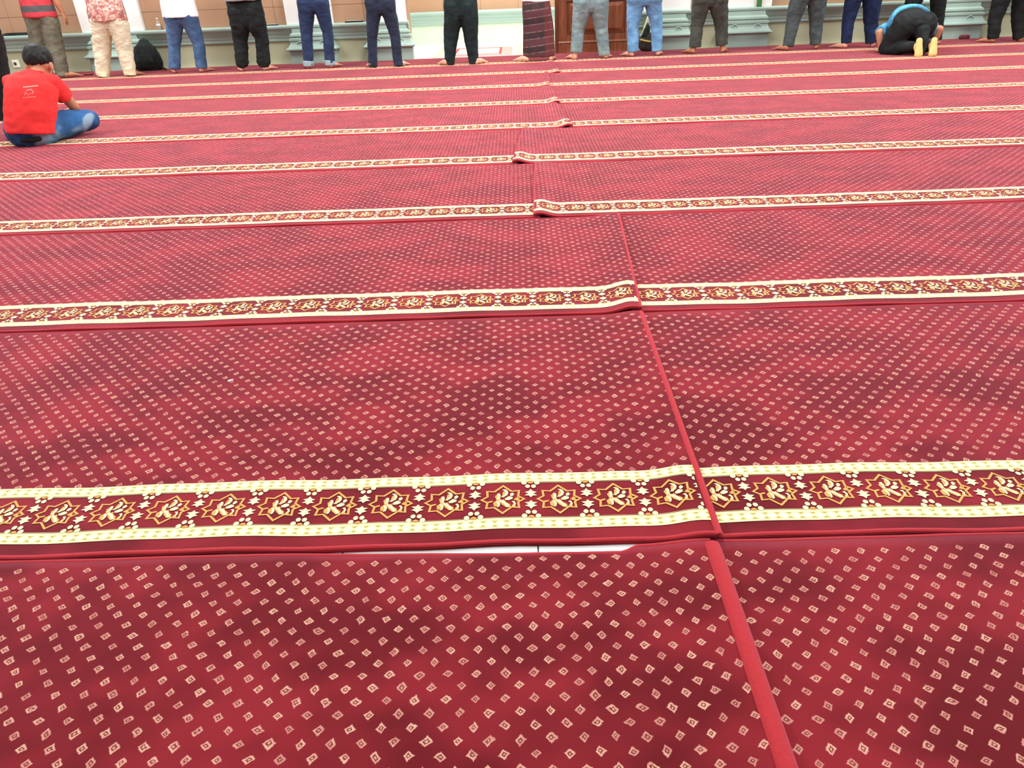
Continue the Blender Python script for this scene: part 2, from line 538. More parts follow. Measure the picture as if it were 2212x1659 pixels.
#      n: (left seam near, far, right seam near, far, which side lies on top)
SEAMS = {0: (0.352, 0.360, 'L'), 1: (0.380, 0.392, 'L'), 2: (0.395, 0.459, 'L'), 3: (0.060, 0.095, 'R'), 4: (-0.045, 0.03, 'R'),
         5: (0.405, 0.34, 'L'), 6: (0.372, 0.33, 'L'), 7: (0.330, 0.36, 'L'), 8: (0.50, 0.47, 'L'), 9: (0.47, 0.45, 'L')}
LIPS = {0: 0.004, 1: 0.007, 2: 0.010, 3: 0.012, 4: 0.013, 5: 0.013, 6: 0.012, 7: 0.006, 8: 0.005, 9: 0.004}
PH = {(0, -1): 0.02, (0, 1): 0.05, (1, -1): -0.1825, (1, 1): 0.415, (2, -1): -0.0295, (2, 1): 0.452}
YOFF = {(1, -1): 0.0, (1, 1): 0.006, (2, 1): 0.004}

def build_runner(n, side):
    s0, s1, top = SEAMS[n]
    over = (top == 'L') == (side < 0)
    if not over:   # the lower runner reaches a hand's breadth beneath the upper one
        s0, s1 = (s0 + 0.03, s1 + 0.03) if side < 0 else (s0 - 0.03, s1 - 0.03)
    r = Runner(n, side, s0, s1, over, YOFF.get((n, side), 0.0), 0.0, LIPS[n])
    FE = lambda x: far_edge(r, x)
    me = grid_mesh('carpet_runner', r, [0.0, 0.012, 0.044, 0.09, 0.14, 0.19, 0.234, 0.30, 0.45, 0.6, 0.75, 0.9, 1.0, 1.085, FE], 0.0)
    org = (0.0, r.e + 0.56, 0.0)
    root = mesh_obj('carpet_runner', me, M['pile'], None, org)
    lr = 'left' if side < 0 else 'right'
    tag(root, 'red dotted prayer carpet runner, %s row from the camera, %s of the seam' % (ORD[n], lr), 'carpet', 'prayer carpet runners laid in rows')
    offs = Matrix.Translation(-Vector(org))
    for (va, vb) in (V_STRIP_A, V_STRIP_B):
        st = grid_mesh('border_stripe', r, [va, (va + vb) / 2, vb], 0.0012, lambda u, v, va=va, vb=vb: (u, (v - va) / (vb - va)), skirt=False)
        st.transform(offs); mesh_obj('border_stripe', st, M['cream'], root)
    # thin olive line beside each cream stripe
    for vl in (0.0785, 0.2005):
        st = grid_mesh('border_line', r, [vl - 0.0007, vl + 0.0007], 0.0015, skirt=False)
        st.transform(offs); mesh_obj('border_line', st, M['olive_line'], root)
    for vl in (0.0775, 0.2015):
        st = grid_mesh('border_line', r, [vl - 0.0028, vl + 0.0028], 0.0010, lambda u, v: (u, 0.02), skirt=False)
        st.transform(offs); mesh_obj('border_line', st, M['cream'], root)
    ph = PH.get((n, side), 0.031 * n + (0.05 if side > 0 else 0.0))
    mo = motif_mesh('border_motif', r, ph); mo.transform(offs)
    mesh_obj('border_motif', mo, [M['cream_motif'], M['gold'], M['brown']], root)
    xs = r.xs()
    near = [r.pos(r.clampx(x, 0.006), 0.006) for x in xs]
    far = [r.pos(r.clampx(x, 1.1), FE(x) - 0.005) for x in xs]
    cm = cord_mesh('edge_binding', near, 0.013, 0.0065); cm.transform(offs); mesh_obj('edge_binding', cm, M['binding'], root)
    cm = cord_mesh('edge_binding', far, 0.010, 0.0050); cm.transform(offs); mesh_obj('edge_binding', cm, M['binding'], root)
    if over:
        vv = [i * V_FAR / 40 for i in range(41)]
        end = [r.pos(r.seam(v), v) for v in vv]
        cm = cord_mesh('edge_binding', end, (0.034, 0.018, 0.012, 0.008, 0.007, 0.006, 0.006, 0.006, 0.006, 0.006)[n], (0.012, 0.009, 0.007, 0.005, 0.005, 0.004, 0.004, 0.004, 0.004, 0.004)[n]); cm.transform(offs); mesh_obj('edge_binding', cm, M['binding'], root)
    return root

for n in range(10):
    for side in (-1, 1):
        build_runner(n, side)

# ------------------------------------------------------------------ floor
YW, YR = 11.25, 13.70
RX0, RX1 = -1.50, 1.72          # recess opening
bm = bmesh.new(); box(bm, -9, 9, -1.5, YR + 0.2, -0.12, -0.004)
fl = mesh_obj('floor', bm_mesh('floor', bm), M['grout'])
tag(fl, 'white tiled floor showing beyond and between the red carpets', 'floor', kind='structure')
def tile(x0, x1, y0, y1, mat='tile', top=0.0):
    me = box_mesh('tile', x0 + .0015, x1 - .0015, y0 + .0015, y1 - .0015, -0.004, top, 0.001)
    mesh_obj('tile', me, M[mat], fl)
xj = 0.015
for i in range(-5, 3):
    tile(xj + i * 0.4, xj + (i + 1) * 0.4, 0.88, 1.28, 'tile', 0.0004)
# strip of tiles between the last carpet row and the wall
for i in range(-15, 15):
    tile(i * 0.6, (i + 1) * 0.6, 10.95, YW + 0.01)
# marble floor of the recess
for i in range(6):
    for j in range(4):
        x0 = -2.5 + i * 0.85; x1 = x0 + 0.85
        tile(x0, x1, YW + 0.01 + j * 0.61, YW + 0.01 + (j + 1) * 0.61)
for (x0, x1, y0, y1) in ((-1.22, -1.12, 11.28, 13.2), (-0.02, 0.12, 11.28, 13.2)):
    me = box_mesh('marble_inlay', x0, x1, y0, y1, 0.0, 0.0012); mesh_obj('marble_inlay', me, M['beige_inlay'], fl)

# ------------------------------------------------------------------ walls
WALL_T = 4.8
LEDGE = 0.505
PW, PH_ = 0.62, 0.245
LEDGE_PROF = [(0, 0.30), (0.022, 0.30), (0.026, 0.315), (0.026, 0.335), (0.034, 0.345), (0.040, 0.365), (0.040, 0.38), (0.052, 0.39),
              (0.062, 0.415), (0.066, 0.435), (0.094, 0.452), (0.104, 0.468), (0.106, 0.488), (0.100, 0.500), (0.088, LEDGE), (0, LEDGE)]
def wall(name, label, x0, x1, y, panels=True, dado='olive'):
    me = box_mesh(name, x0, x1, y, y + 0.18, 0, WALL_T)
    w = mesh_obj(name, me, M['tan_joint'] if panels else M['tan'])
    tag(w, label, 'wall', kind='structure')
    # dado panel below the ledge
    d = mesh_obj('dado', box_mesh('dado', x0, x1, y - 0.012, y, 0.0, LEDGE - 0.02), M[dado], w)
    if panels:
        r = 0; z = LEDGE - 0.02
        first = None
        while z < WALL_T - 0.01:
            h = PH_ if z < 1.3 else 0.60
            n = max(1, int(round((x1 - x0) / PW))); pw = (x1 - x0) / n
            for i in range(n):
                a, b = x0 + i * pw, x0 + (i + 1) * pw
                pm = box_mesh('panel', a + .002, b - .002, y - 0.012, y, z + .002, min(z + h, WALL_T) - .002, 0.0012)
                mesh_obj('panel', pm, M['tan'], w)
            z += h
    return w
wl = wall('wall_left', 'tan panelled wall with pale dado left of the recess', -9, RX0, YW)
wr = wall('wall_right', 'tan panelled wall with pale dado right of the wooden pulpit', RX1, 9, YW)
NX0, NX1 = -2.5, 2.6
wb = wall('wall_recess', 'brightly lit back wall of the prayer niche with pale green dado', NX0, NX1, YR, True, 'mint')
for nm, lab, xa, xb in (('wall_niche_left', 'left inner side wall of the prayer niche', NX0 - 0.18, NX0), ('wall_niche_right', 'right inner side wall of the prayer niche beside the pulpit', NX1, NX1 + 0.18)):
    me = box_mesh(nm, xa, xb, YW + 0.18, YR, 0, WALL_T); o = mesh_obj(nm, me, M['tan']); tag(o, lab, 'wall', kind='structure')
    fx, sg = (xb, 1) if xb == NX0 else (xa, -1)
    mesh_obj('dado', box_mesh('dado', min(fx, fx + sg * .012), max(fx, fx + sg * .012), YW + .18, YR, 0, LEDGE - .02), M['mint'], o)
    bm = bmesh.new()
    a = [bm.verts.new((fx + sg * d * .9, YW + .18, z)) for d, z in LEDGE_PROF]; b = [bm.verts.new((fx + sg * d * .9, YR, z)) for d, z in LEDGE_PROF]
    for i in range(len(a)): bm.faces.new((a[i], a[(i + 1) % len(a)], b[(i + 1) % len(a)], b[i]))
    bm.faces.new(a); bm.faces.new(b)
    bmesh.ops.recalc_face_normals(bm, faces=bm.faces[:]); mesh_obj('moulding', bm_mesh('moulding', bm), M['teal'], o)
me = box_mesh('wall_lintel', RX0, RX1, YW, YW + 0.18, 2.9, WALL_T); o = mesh_obj('wall_lintel', me, M['white']); tag(o, 'white lintel spanning the top of the prayer niche', 'wall', kind='structure')

def ledge(name, label, x0, x1, y):
    bm = bmesh.new(); extrude_profile(bm, LEDGE_PROF, x0, x1, y - 0.010)
    bmesh.ops.recalc_face_normals(bm, faces=bm.faces[:])
    o = mesh_obj(name, bm_mesh(name, bm), M['teal']); tag(o, label, 'trim', kind='structure')
    return o
ledge('baseboard_left', 'moulded pale teal ledge along the left wall', -9, RX0, YW)
ledge('baseboard_right', 'moulded pale teal ledge along the right wall', RX1, 9, YW)
ledge('baseboard_recess', 'moulded pale green ledge on the back wall of the niche', NX0, NX1, YR)

PED = [(0, 0.325, 0.135), (0.172, 0.325, 0.135), (0.178, 0.352, 0.165), (0.190, 0.365, 0.178), (0.206, 0.362, 0.174), (0.225, 0.330, 0.150),
       (0.262, 0.308, 0.132), (0.300, 0.300, 0.128), (0.305, 0.312, 0.138), (0.330, 0.312, 0.138), (0.338, 0.286, 0.122), (0.352, 0.280, 0.120),
       (0.360, 0.296, 0.134), (0.384, 0.290, 0.130), (0.405, 0.262, 0.108), (0.452, 0.255, 0.104)]
def pilaster(idx, cx, half, label, k=1.0):
    o = mesh_obj('trim_%d' % idx, box_mesh('trim', cx - half, cx + half, YW - 0.075, YW + 0.01, LEDGE - 0.003, WALL_T, 0.006), M['white'])
    tag(o, label, 'pilaster', kind='structure')
    bm = bmesh.new(); loft_rect(bm, [(z, w * k, d) for z, w, d in PED], cx, YW - 0.008)
    bmesh.ops.recalc_face_normals(bm, faces=bm.faces[:])
    ped = mesh_obj('pedestal', bm_mesh('pedestal', bm), M['teal'], o)
    # carved scrolls on the pedestal neck
    for s in (-1, 1):
        bm = bmesh.new(); c = Vector((cx + s * 0.155 * k, YW - 0.142, 0.262))
        pts = []
        for q in range(15):
            a = q / 14 * math.pi * 2.1; rr = 0.046 - 0.0022 * q
            pts.append((c.x + s * rr * math.cos(a), c.y, c.z + rr * math.sin(a) * 0.8, 0.0085, 0.0085))
        tube(bm, pts, 8, (0, 1, 0))
        pts = [(c.x - s * (0.02 + 0.020 * q), c.y, 0.225 + 0.012 * math.sin(q), 0.010, 0.009) for q in range(4)]
        tube(bm, pts, 8, (0, 1, 0))
        me = bm_mesh('scroll', bm); smooth(me); mesh_obj('scroll', me, M['teal'], ped)
    return o
pilaster(1, -5.675, 0.44, 'white pilaster behind the man in cream trousers', 1.28)
pilaster(2, -2.885, 0.325, 'white pilaster behind the man in jeans with turned-up cuffs')
pilaster(3, -1.79, 0.265, 'white pilaster at the left edge of the niche')
pilaster(4, 2.11, 0.32, 'white pilaster just right of the wooden pulpit')
pilaster(5, 3.21, 0.34, 'white pilaster with a narrow green board before it')
pilaster(6, 6.10, 0.42, 'white pilaster behind the far right pair of black trousers', 1.22)

# ------------------------------------------------------------------ wooden pulpit in the niche
def pulpit():
    x0, x1, y0, y1, ht = 0.58, 1.68, 11.20, 11.95, 1.15
    root = bpy.data.objects.new('wooden_pulpit', None); root.location = (1.13, 11.55, 0); link(root)
    tag(root, 'reddish brown wooden pulpit with raised panels standing in the niche', 'pulpit')
    off = Matrix.Translation(-Vector(root.location))
    def part(name, me, mat):
        me.transform(off); return mesh_obj(name, me, M[mat], root)
    part('carcass', box_mesh('carcass', x0 + .03, x1 - .03, y0 + .03, y1, 0.0, ht), 'wood_dark')
    part('plinth', box_mesh('plinth', x0, x1, y0, y1, 0.0, 0.125, 0.006), 'wood')
    bm = bmesh.new(); extrude_profile(bm, [(0, 0.125), (0.012, 0.125), (0.020, 0.14), (0.010, 0.158), (0, 0.165)], x0, x1, y0 + 0.012)
    bmesh.ops.recalc_face_normals(bm, faces=bm.faces[:]); part('plinth_moulding', bm_mesh('plinth_moulding', bm), 'wood')
    for a, b in ((x0 + .02, x0 + .14), (x1 - .14, x1 - .02)):
        part('stile', box_mesh('stile', a, b, y0 + .008, y0 + .04, .16, ht, .004), 'wood')
    for a, b in ((.16, .235), (.66, .72), (ht - .10, ht)):
        part('rail', box_mesh('rail', x0 + .14, x1 - .14, y0 + .010, y0 + .04, a, b, .004), 'wood')
    for a, b in ((.235, .66), (.72, ht - .10)):
        bm = bmesh.new()
        box(bm, x0 + .145, x1 - .145, y0 + .024, y0 + .04, a + .005, b - .005)
        part('panel', bm_mesh('panel', bm), 'wood_dark')
        bm = bmesh.new(); loft = [((x0 + .17, a + .03, .024)), ((x0 + .23, a + .085, .004))]
        o1 = [bm.verts.new(p) for p in ((x0 + .175, y0 + .024, a + .03), (x1 - .175, y0 + .024, a + .03), (x1 - .175, y0 + .024, b - .03), (x0 + .175, y0 + .024, b - .03))]
        o2 = [bm.verts.new(p) for p in ((x0 + .225, y0 + .008, a + .075), (x1 - .225, y0 + .008, a + .075), (x1 - .225, y0 + .008, b - .075), (x0 + .225, y0 + .008, b - .075))]
        for i in range(4): bm.faces.new((o1[i], o1[(i + 1) % 4], o2[(i + 1) % 4], o2[i]))
        bm.faces.new(o2)
        bmesh.ops.recalc_face_normals(bm, faces=bm.faces[:])
        part('raised_panel', bm_mesh('raised_panel', bm), 'wood')
    part('side_post', box_mesh('side_post', x0 - .03, x0 + .02, y0 - .01, y0 + .06, 0, ht + .25, .01), 'wood_dark')
    part('side_post', box_mesh('side_post', x1 - .02, x1 + .03, y0 - .01, y0 + .06, 0, ht + .25, .01), 'wood_dark')
    part('worktop', box_mesh('worktop', x0 - .04, x1 + .04, y0 - .04, y1 + .02, ht, ht + .045, .01), 'wood')
pulpit()

# ------------------------------------------------------------------ people
def R(a, b, t): return a + (b - a) * t

def add_foot(bm, heel, ang, z0=TOP + .002, k=1.0, toes=True):
    """bare foot from the heel outwards; ang turns it from +y (positive to +x)"""
    d = Vector((math.sin(ang), math.cos(ang), 0)); s = Vector((math.cos(ang), -math.sin(ang), 0))
    h = Vector((heel[0], heel[1], z0))
    pts = []
    for (t, w, zz, hh) in ((0.0, .026, .030, .028), (.05, .030, .034, .033), (.10, .031, .033, .032), (.15, .036, .024, .023), (.185, .038, .017, .016)):
        p = h + d * (t * k); pts.append((p.x, p.y, p.z + zz * k, w * k, hh * k))
    tube(bm, pts, 14, s)
    if toes:
        for i, (o, l, r) in enumerate(((-.026, .055, .0115), (-.009, .052, .0085), (.006, .046, .008), (.020, .038, .0075), (.032, .028, .007))):
            sg = 1 if ang < 0 else -1
            a = h + d * (.175 * k) + s * (-o * sg * k * -1); b = a + d * (l * k)
            tube(bm, [(a.x, a.y, z0 + .014 * k, r * k, r * k), (b.x, b.y, z0 + .010 * k, r * k, r * .9 * k)], 8, s)
    return h + d * (0.035 * k)

def add_hand(bm, wrist, direc, palm_n, side, curl=0.35, k=1.0):
    """palm and five separate fingers; side = vector from little finger towards thumb"""
    w = Vector(wrist); d = Vector(direc).normalized(); n = Vector(palm_n).normalized(); s = Vector(side).normalized()
    pc = w + d * (.045 * k)
    tube(bm, [(*(w), .026 * k, .019 * k), (*(w + d * (.03 * k)), .034 * k, .016 * k), (*(w + d * (.075 * k)), .040 * k, .013 * k)], 12, s)
    for (o, l) in ((.029, .066), (.010, .076), (-.010, .070), (-.029, .054)):
        a = w + d * (.075 * k) + s * (o * k)
        b = a + (d + n * curl * .5).normalized() * (l * .5 * k)
        c = b + (d * (1 - curl) + n * curl * 1.4).normalized() * (l * .5 * k)
        tube(bm, [(*a, .0088 * k, .0088 * k), (*b, .0083 * k, .0083 * k), (*c, .0072 * k, .0072 * k)], 8, s)
    a = w + d * (.02 * k) + s * (.028 * k); b = a + (d * .6 + s * .7 + n * .2).normalized() * (.036 * k); c = b + (d * .95 + s * .15 + n * .3).normalized() * (.032 * k)
    tube(bm, [(*a, .0115 * k, .0115 * k), (*b, .0100 * k, .0100 * k), (*c, .0085 * k, .0085 * k)], 8, s)

def add_head(bm, c, yaw=0.0, tilt=0.0, k=1.0):
    """head about its centre c, face towards local +y"""
    rot = Matrix.Rotation(yaw, 4, 'Z') @ Matrix.Rotation(tilt, 4, 'X')
    def P(x, y, z): return Vector(c) + (rot.to_3x3() @ Vector((x * k, y * k, z * k)))
    ball(bm, P(0, -.008, .025), (.076 * k, .095 * k, .090 * k), rot)
    ball(bm, P(0, .028, -.035), (.060 * k, .062 * k, .075 * k), rot)
    ball(bm, P(0, .055, -.085), (.034 * k, .030 * k, .026 * k), rot)
    tube(bm, [(*P(0, .088, .012), .009 * k, .008 * k), (*P(0, .104, -.022), .014 * k, .011 * k), (*P(0, .094, -.032), .017 * k, .009 * k)], 8, rot.to_3x3() @ Vector((1, 0, 0)))
    tube(bm, [(*P(-.020, .083, -.058), .008 * k, .007 * k), (*P(0, .090, -.056), .010 * k, .009 * k), (*P(.020, .083, -.058), .008 * k, .007 * k)], 8, rot.to_3x3() @ Vector((0, 0, 1)))
    for s in (-1, 1):
        ball(bm, P(s * .078, -.005, -.012), (.011 * k, .020 * k, .032 * k), rot, 10, 8)
        ball(bm, P(s * .030, .082, .020), (.020 * k, .010 * k, .007 * k), rot, 10, 8)
    return P, rot

def head_extras(P, rot, root, org, k=1.0, hairmat='hair', seed=0):
    bm = bmesh.new()
    ball(bm, P(0, -.022, .050), (.088 * k, .098 * k, .088 * k), rot)
    ball(bm, P(0, -.052, .024), (.078 * k, .062 * k, .066 * k), rot)
    ball(bm, P(0, .045, .090), (.066 * k, .045 * k, .034 * k), rot)
    for s in (-1, 1):
        tube(bm, [(*P(s * .074, .014, .045), .010 * k, .014 * k), (*P(s * .076, .018, .0), .006 * k, .009 * k)], 8, rot.to_3x3() @ Vector((1, 0, 0)))
    me = fuse(bm, 'hair', 0.009, 3, 0.006, 40, seed)
    me.transform(Matrix.Translation(-Vector(org))); mesh_obj('hair', me, M[hairmat], root)
    bm = bmesh.new()
    for s in (-1, 1): ball(bm, P(s * .030, .087, .004), (.012 * k, .009 * k, .007 * k), rot, 8, 6)
    me = bm_mesh('eyes', bm); smooth(me); me.transform(Matrix.Translation(-Vector(org))); mesh_obj('eyes', me, M['eye'], root)

def standing(label, feet, hem, knee, kneez, crotch, hips, hipz, trouser, shirt, shirt_hem, heelY, wh, wk, toe=(-0.42, 0.42),
             sc=1.0, seed=1, cuff=None, arm_r=None, skin='skin', trous_name='trousers', wr=0.006, belt=None, cuffs_gather=False):
    """man seen from behind. feet/hem/knee: x of left and right; widths wh (hem), wk (knee)"""
    hx = (hips[0] + hips[1]) / 2; hw = (hips[1] - hips[0]) / 2
    yb = heelY + 0.06                                  # leg axis
    org = (hx, yb, TOP)
    off = Matrix.Translation(-Vector(org))
    sh_z = 1.30 * sc; head_z = 1.480 * sc
    thx = [(R(knee[0], hx - hw * .5, 0.8)), (R(knee[1], hx + hw * .5, 0.8))]
    # --- body
    bm = bmesh.new()
    for i in (0, 1):
        ax = hem[i]; fx = feet[i]
        add_foot(bm, (fx, heelY + .022), toe[i])
        tube(bm, [(fx + .03 * math.sin(toe[i]), heelY + .035, .05, .032, .036), (R(fx, ax, .6), yb - .01, .10, .034, .038), (R(ax, knee[i], .6), yb, .24, .046, .05),
                  (knee[i], yb, kneez, .05, .052), (thx[i], yb, crotch - .02, .055, .06), (hx + (-1 if i == 0 else 1) * hw * .5, yb, hipz + .05, .06, .07)], 12)
    tube(bm, [(hx, yb, crotch + .14, hw * .55, .07), (hx, yb, hipz + .05, hw * .8, .095), (hx, yb, .95 * sc, .14 * sc, .095), (hx, yb, 1.12 * sc, .155 * sc, .10), (hx, yb, sh_z - .03, .16 * sc, .085), (hx, yb, sh_z + .04, .07, .06)], 18)
    tube(bm, [(hx, yb, sh_z, .060, .060), (hx, yb + .012, head_z - .07, .057, .060)], 12)
    P, rot = add_head(bm, (hx, yb + .02, head_z), 0, -0.25)
    elbs = []
    for s in (-1, 1):
        sx = hx + s * .185 * sc
        if s > 0 and arm_r:
            e, w_ = Vector(arm_r[0]), Vector(arm_r[1]); hd = Vector(arm_r[2])
            tube(bm, [(sx, yb, sh_z - .03, .05, .05), (*e, .040, .042), (*R(e, w_, .45), .040, .038), (*w_, .027, .024)], 12)
            add_hand(bm, w_, hd - w_, (-1, .1, 0), (0, 1, 0), .3)
            elbs.append(e); continue
        e = Vector((hx + s * .235 * sc, yb + .02, sh_z - .30)); w_ = Vector((hx + s * .05, yb + .215, sh_z - .26 + .02 * s))
        tube(bm, [(sx, yb, sh_z - .03, .05, .05), (*e, .040, .042)], 12)
        tube(bm, [(*e, .040, .042), (*R(e, w_, .4), .038, .036), (*w_, .026, .022)], 12, (0, 0, 1))
        add_hand(bm, w_, Vector((-s, .15, .05)), (0, -1, 0), (0, 0, 1), .25)
        elbs.append(e)
    me = fuse(bm, 'person', 0.0085 if arm_r else 0.0105, 2)
    root = mesh_obj('person', me, M[skin], None, org)
    tag(root, label, 'person', 'worshippers standing in the front row')
    head_extras(P, rot, root, org, 1.0, 'hair', seed)
    # --- trousers
    bm = bmesh.new()
    for i in (0, 1):
        s = -1 if i == 0 else 1
        z0 = wh[2][i]; a = wh[i] / 2; b = wk[i] / 2
        top = hx + s * hw * .47
        tw = min(hw * .54, b * 1.45)
        pts = [(hem[i], yb - .005, z0, a, a * 1.02)]
        if cuffs_gather:
            pts = [(hem[i] + s * -.01, yb - .005, z0, a * .72, a * .75), (hem[i], yb - .005, z0 + .05, a * 1.12, a * 1.1)]
        pts += [(R(hem[i], knee[i], .5), yb, R(z0, kneez, .5), R(a, b, .45), R(a, b, .5) * 1.05), (knee[i], yb + .01, kneez, b, b * 1.05),
                (R(knee[i], top, .6), yb, R(kneez, crotch, .75), R(b, tw, .65), R(b, tw, .65) * 1.08), (top, yb - .005, crotch + .03, tw, tw * 1.12)]
        tube(bm, pts, 18, round_ends=False)
        tube(bm, [(top, yb - .005, crotch + .03, tw, tw * 1.12), (hx + s * hw * .46, yb - .018, hipz, hw * .53, hw * .62), (hx + s * hw * .42, yb - .005, hipz + .10, hw * .52, hw * .52)], 18)
    tube(bm, [(hx, yb - .005, crotch + .012, hw * .34, hw * .46), (hx, yb - .008, crotch + .06, hw * .7, hw * .56), (hx, yb - .012, hipz + .02, hw * .93, hw * .56), (hx, yb, hipz + .10, hw * .92, hw * .52), (hx, yb, hipz + .17, hw * .86, hw * .5)], 20, round_ends=False)
    me = fuse(bm, trous_name, 0.0095, 3, wr, 11, seed, (1, 1, 1.5)); me.transform(off)
    tr = mesh_obj(trous_name, me, M[trouser], root)
    if cuff:
        for i in (0, 1):
            bm = bmesh.new(); a = wh[i] / 2 * 1.06; z0 = wh[2][i]
            tube(bm, [(hem[i], yb - .005, z0 - .004, a * .97, a), (hem[i], yb - .005, z0 + .065, a, a * 1.03)], 18, round_ends=False)
            me = fuse(bm, 'turned_up_cuff', 0.007, 1, .002, 30, seed + i); me.transform(off); mesh_obj('turned_up_cuff', me, M[cuff], tr)
    # --- shirt
    bm = bmesh.new()
    tw = hw * 1.02
    zz = shirt_hem
    tube(bm, [(hx, yb - .012, zz, tw * 1.03, hw * .62 + .035), (hx, yb - .010, zz + .12, tw * 1.0, hw * .6 + .03), (hx, yb, R(zz, sh_z, .45), max(tw * .96, .17 * sc), .135), (hx, yb, sh_z - .18, .19 * sc, .12), (hx, yb, sh_z - .04, .185 * sc, .10), (hx, yb, sh_z + .02, .11 * sc, .08), (hx, yb, sh_z + .05, .066, .066)], 22, round_ends=False)
    for e, s in zip(elbs, (-1, 1)):
        sx = hx + s * .185 * sc; pe = R(Vector((sx, yb, sh_z - .04)), e, .72)
        tube(bm, [(sx - s * .04, yb, sh_z - .02, .065, .065), (sx, yb, sh_z - .04, .064, .066), (*pe, .060, .062)], 14, round_ends=False)
    me = fuse(bm, 'shirt', 0.0115, 3, wr, 9, seed + 5, (1, 1, 1.2)); me.transform(off)
    mesh_obj('shirt', me, M[shirt], root)
    return root, org, off

# cloth
M['grey_trouser'] = fabric('grey_trouser', (112, 112, 98), .22, 9)
def stripe_shirt():
    k = NB('red_striped_shirt'); z = k.sep(k.geo())[2]; v = k.obj()
    n = k.noise(v, 30, 2.0)
    red = k.mix(n, lin((170, 52, 62)), lin((206, 66, 74)))
    g = k.math('MULTIPLY', k.math('GREATER_THAN', z, 0.805), k.math('LESS_THAN', z, 0.878))
    g2 = k.math('MULTIPLY', k.math('GREATER_THAN', z, 1.08), k.math('LESS_THAN', z, 1.15))
    c = k.mix(k.math('ADD', g, g2), red, lin((84, 82, 84)))
    k.bump(k.noise(v, 260, 2), .25, .002)
    return k.fin(c, .9)
M['shirt_striped'] = stripe_shirt()
M['cream_trouser'] = fabric('cream_trouser', (222, 216, 190), .07, 9)
def batik():
    k = NB('batik_shirt'); v = k.obj()
    vo = k.node('ShaderNodeTexVoronoi'); k.t.links.new(v, vo.inputs['Vector']); vo.inputs['Scale'].default_value = 34
    n = k.noise(v, 26, 4.0, .65); n2 = k.noise(v, 8, 2.0)
    c = k.mix(k.ramp(n, .42, .56), lin((158, 96, 92)), lin((226, 208, 190)))
    c = k.mix(k.math('MULTIPLY', k.ramp(vo.outputs['Distance'], .35, .55), .55), c, lin((190, 96, 104)))
    c = k.mix(k.math('MULTIPLY', k.ramp(n2, .5, .7), .5), c, lin((150, 120, 84)))
    return k.fin(c, .9)
M['batik'] = batik()
def denim(name, rgb, worn=.3):
    c = lin(rgb); k = NB(name); v = k.obj()
    n = k.ramp(k.noise(v, 7, 3.0), .35, .7)
    col = k.mix(n, tuple(x * .72 for x in c), tuple(min(1, x * 1.2 + worn * .06) for x in c))
    w = k.noise(v, 420, 2.0)
    col = k.mix(k.math('MULTIPLY', w, .25), col, tuple(min(1, x * 1.5 + .05) for x in c))
    k.bump(w, .25, .002)
    return k.fin(col, .9, .1, (.6, .7, .9))
M['denim_blue'] = denim('denim_blue', (62, 92, 134))
M['denim_navy'] = denim('denim_navy', (26, 46, 82), .1)
M['denim_dark'] = denim('denim_dark_navy', (25, 36, 60), .1)
M['denim_grey'] = denim('denim_grey', (116, 138, 142))
M['denim_light'] = denim('denim_light', (100, 150, 196))
M['cuff_pale'] = fabric('pale_denim_cuff', (150, 172, 186), .1, 30)
M['black_cloth'] = fabric('black_cloth', (24, 27, 29), .35, 10)
M['black_green'] = fabric('black_green_cloth', (24, 38, 40), .3, 10)
M['charcoal'] = fabric('charcoal_cloth', (62, 64, 60), .25, 10)
M['slate'] = fabric('slate_cloth', (66, 76, 78), .25, 10)
M['navy_cloth'] = fabric('navy_cloth', (23, 35, 68), .3, 10)
M['white_shirt'] = fabric('white_shirt_cloth', (240, 246, 250), .03, 12)
M['grey_shirt'] = fabric('grey_shirt_cloth', (150, 156, 156), .15, 12)
M['navy_shirt'] = fabric('navy_shirt_cloth', (38, 44, 60), .2, 12)
M['blue_shirt'] = fabric('blue_shirt_cloth', (84, 160, 202), .28, 10)
M['beige_shirt'] = fabric('beige_shirt_cloth', (200, 190, 170), .1, 12)
M['brown_shirt'] = fabric('brown_shirt_cloth', (112, 96, 92), .15, 12)
M['red_shirt'] = fabric('red_shirt_cloth', (226, 52, 52), .10, 8, 0.25)

Z2 = lambda a, b: (a, b)
# wh = (left hem width, right hem width, (hem z left, right));  wk = (left, right)
standing('man in grey trousers and red striped shirt behind the seated man', (-6.44, -6.08), (-6.44, -6.12), (-6.33, -6.11), .40, .64, (-6.37, -5.96), .74,
         'grey_trouser', 'shirt_striped', .735, 10.34, (.16, .16, (.035, .035)), (.19, .22), seed=1, toe=(-.2, .6),
         arm_r=((-5.925, 10.42, .95), (-5.885, 10.43, .785), (-5.86, 10.44, .66)), skin='skin_tan')
standing('man in loose cream trousers and patterned red batik shirt', (-5.50, -5.15), (-5.52, -5.15), (-5.435, -5.14), .35, .58, (-5.46, -5.00), .68,
         'cream_trouser', 'batik', .665, 10.22, (.165, .155, (.022, .022)), (.215, .205), seed=2, skin='skin_tan', wr=.009)
standing('man in white shirt and mid-blue jeans beside the black backpack', (-4.62, -4.26), (-4.62, -4.25), (-4.55, -4.225), .355, .58, (-4.585, -4.145), .68,
         'denim_blue', 'white_shirt', .675, 10.40, (.15, .145, (.065, .06)), (.155, .155), seed=3)
standing('man in baggy black cargo trousers gathered at the ankles', (-3.68, -3.37), (-3.665, -3.375), (-3.63, -3.345), .40, .53, (-3.71, -3.25), .74,
         'black_cloth', 'grey_shirt', .835, 10.32, (.155, .165, (.05, .055)), (.19, .175), seed=4, cuffs_gather=True, wr=.009)
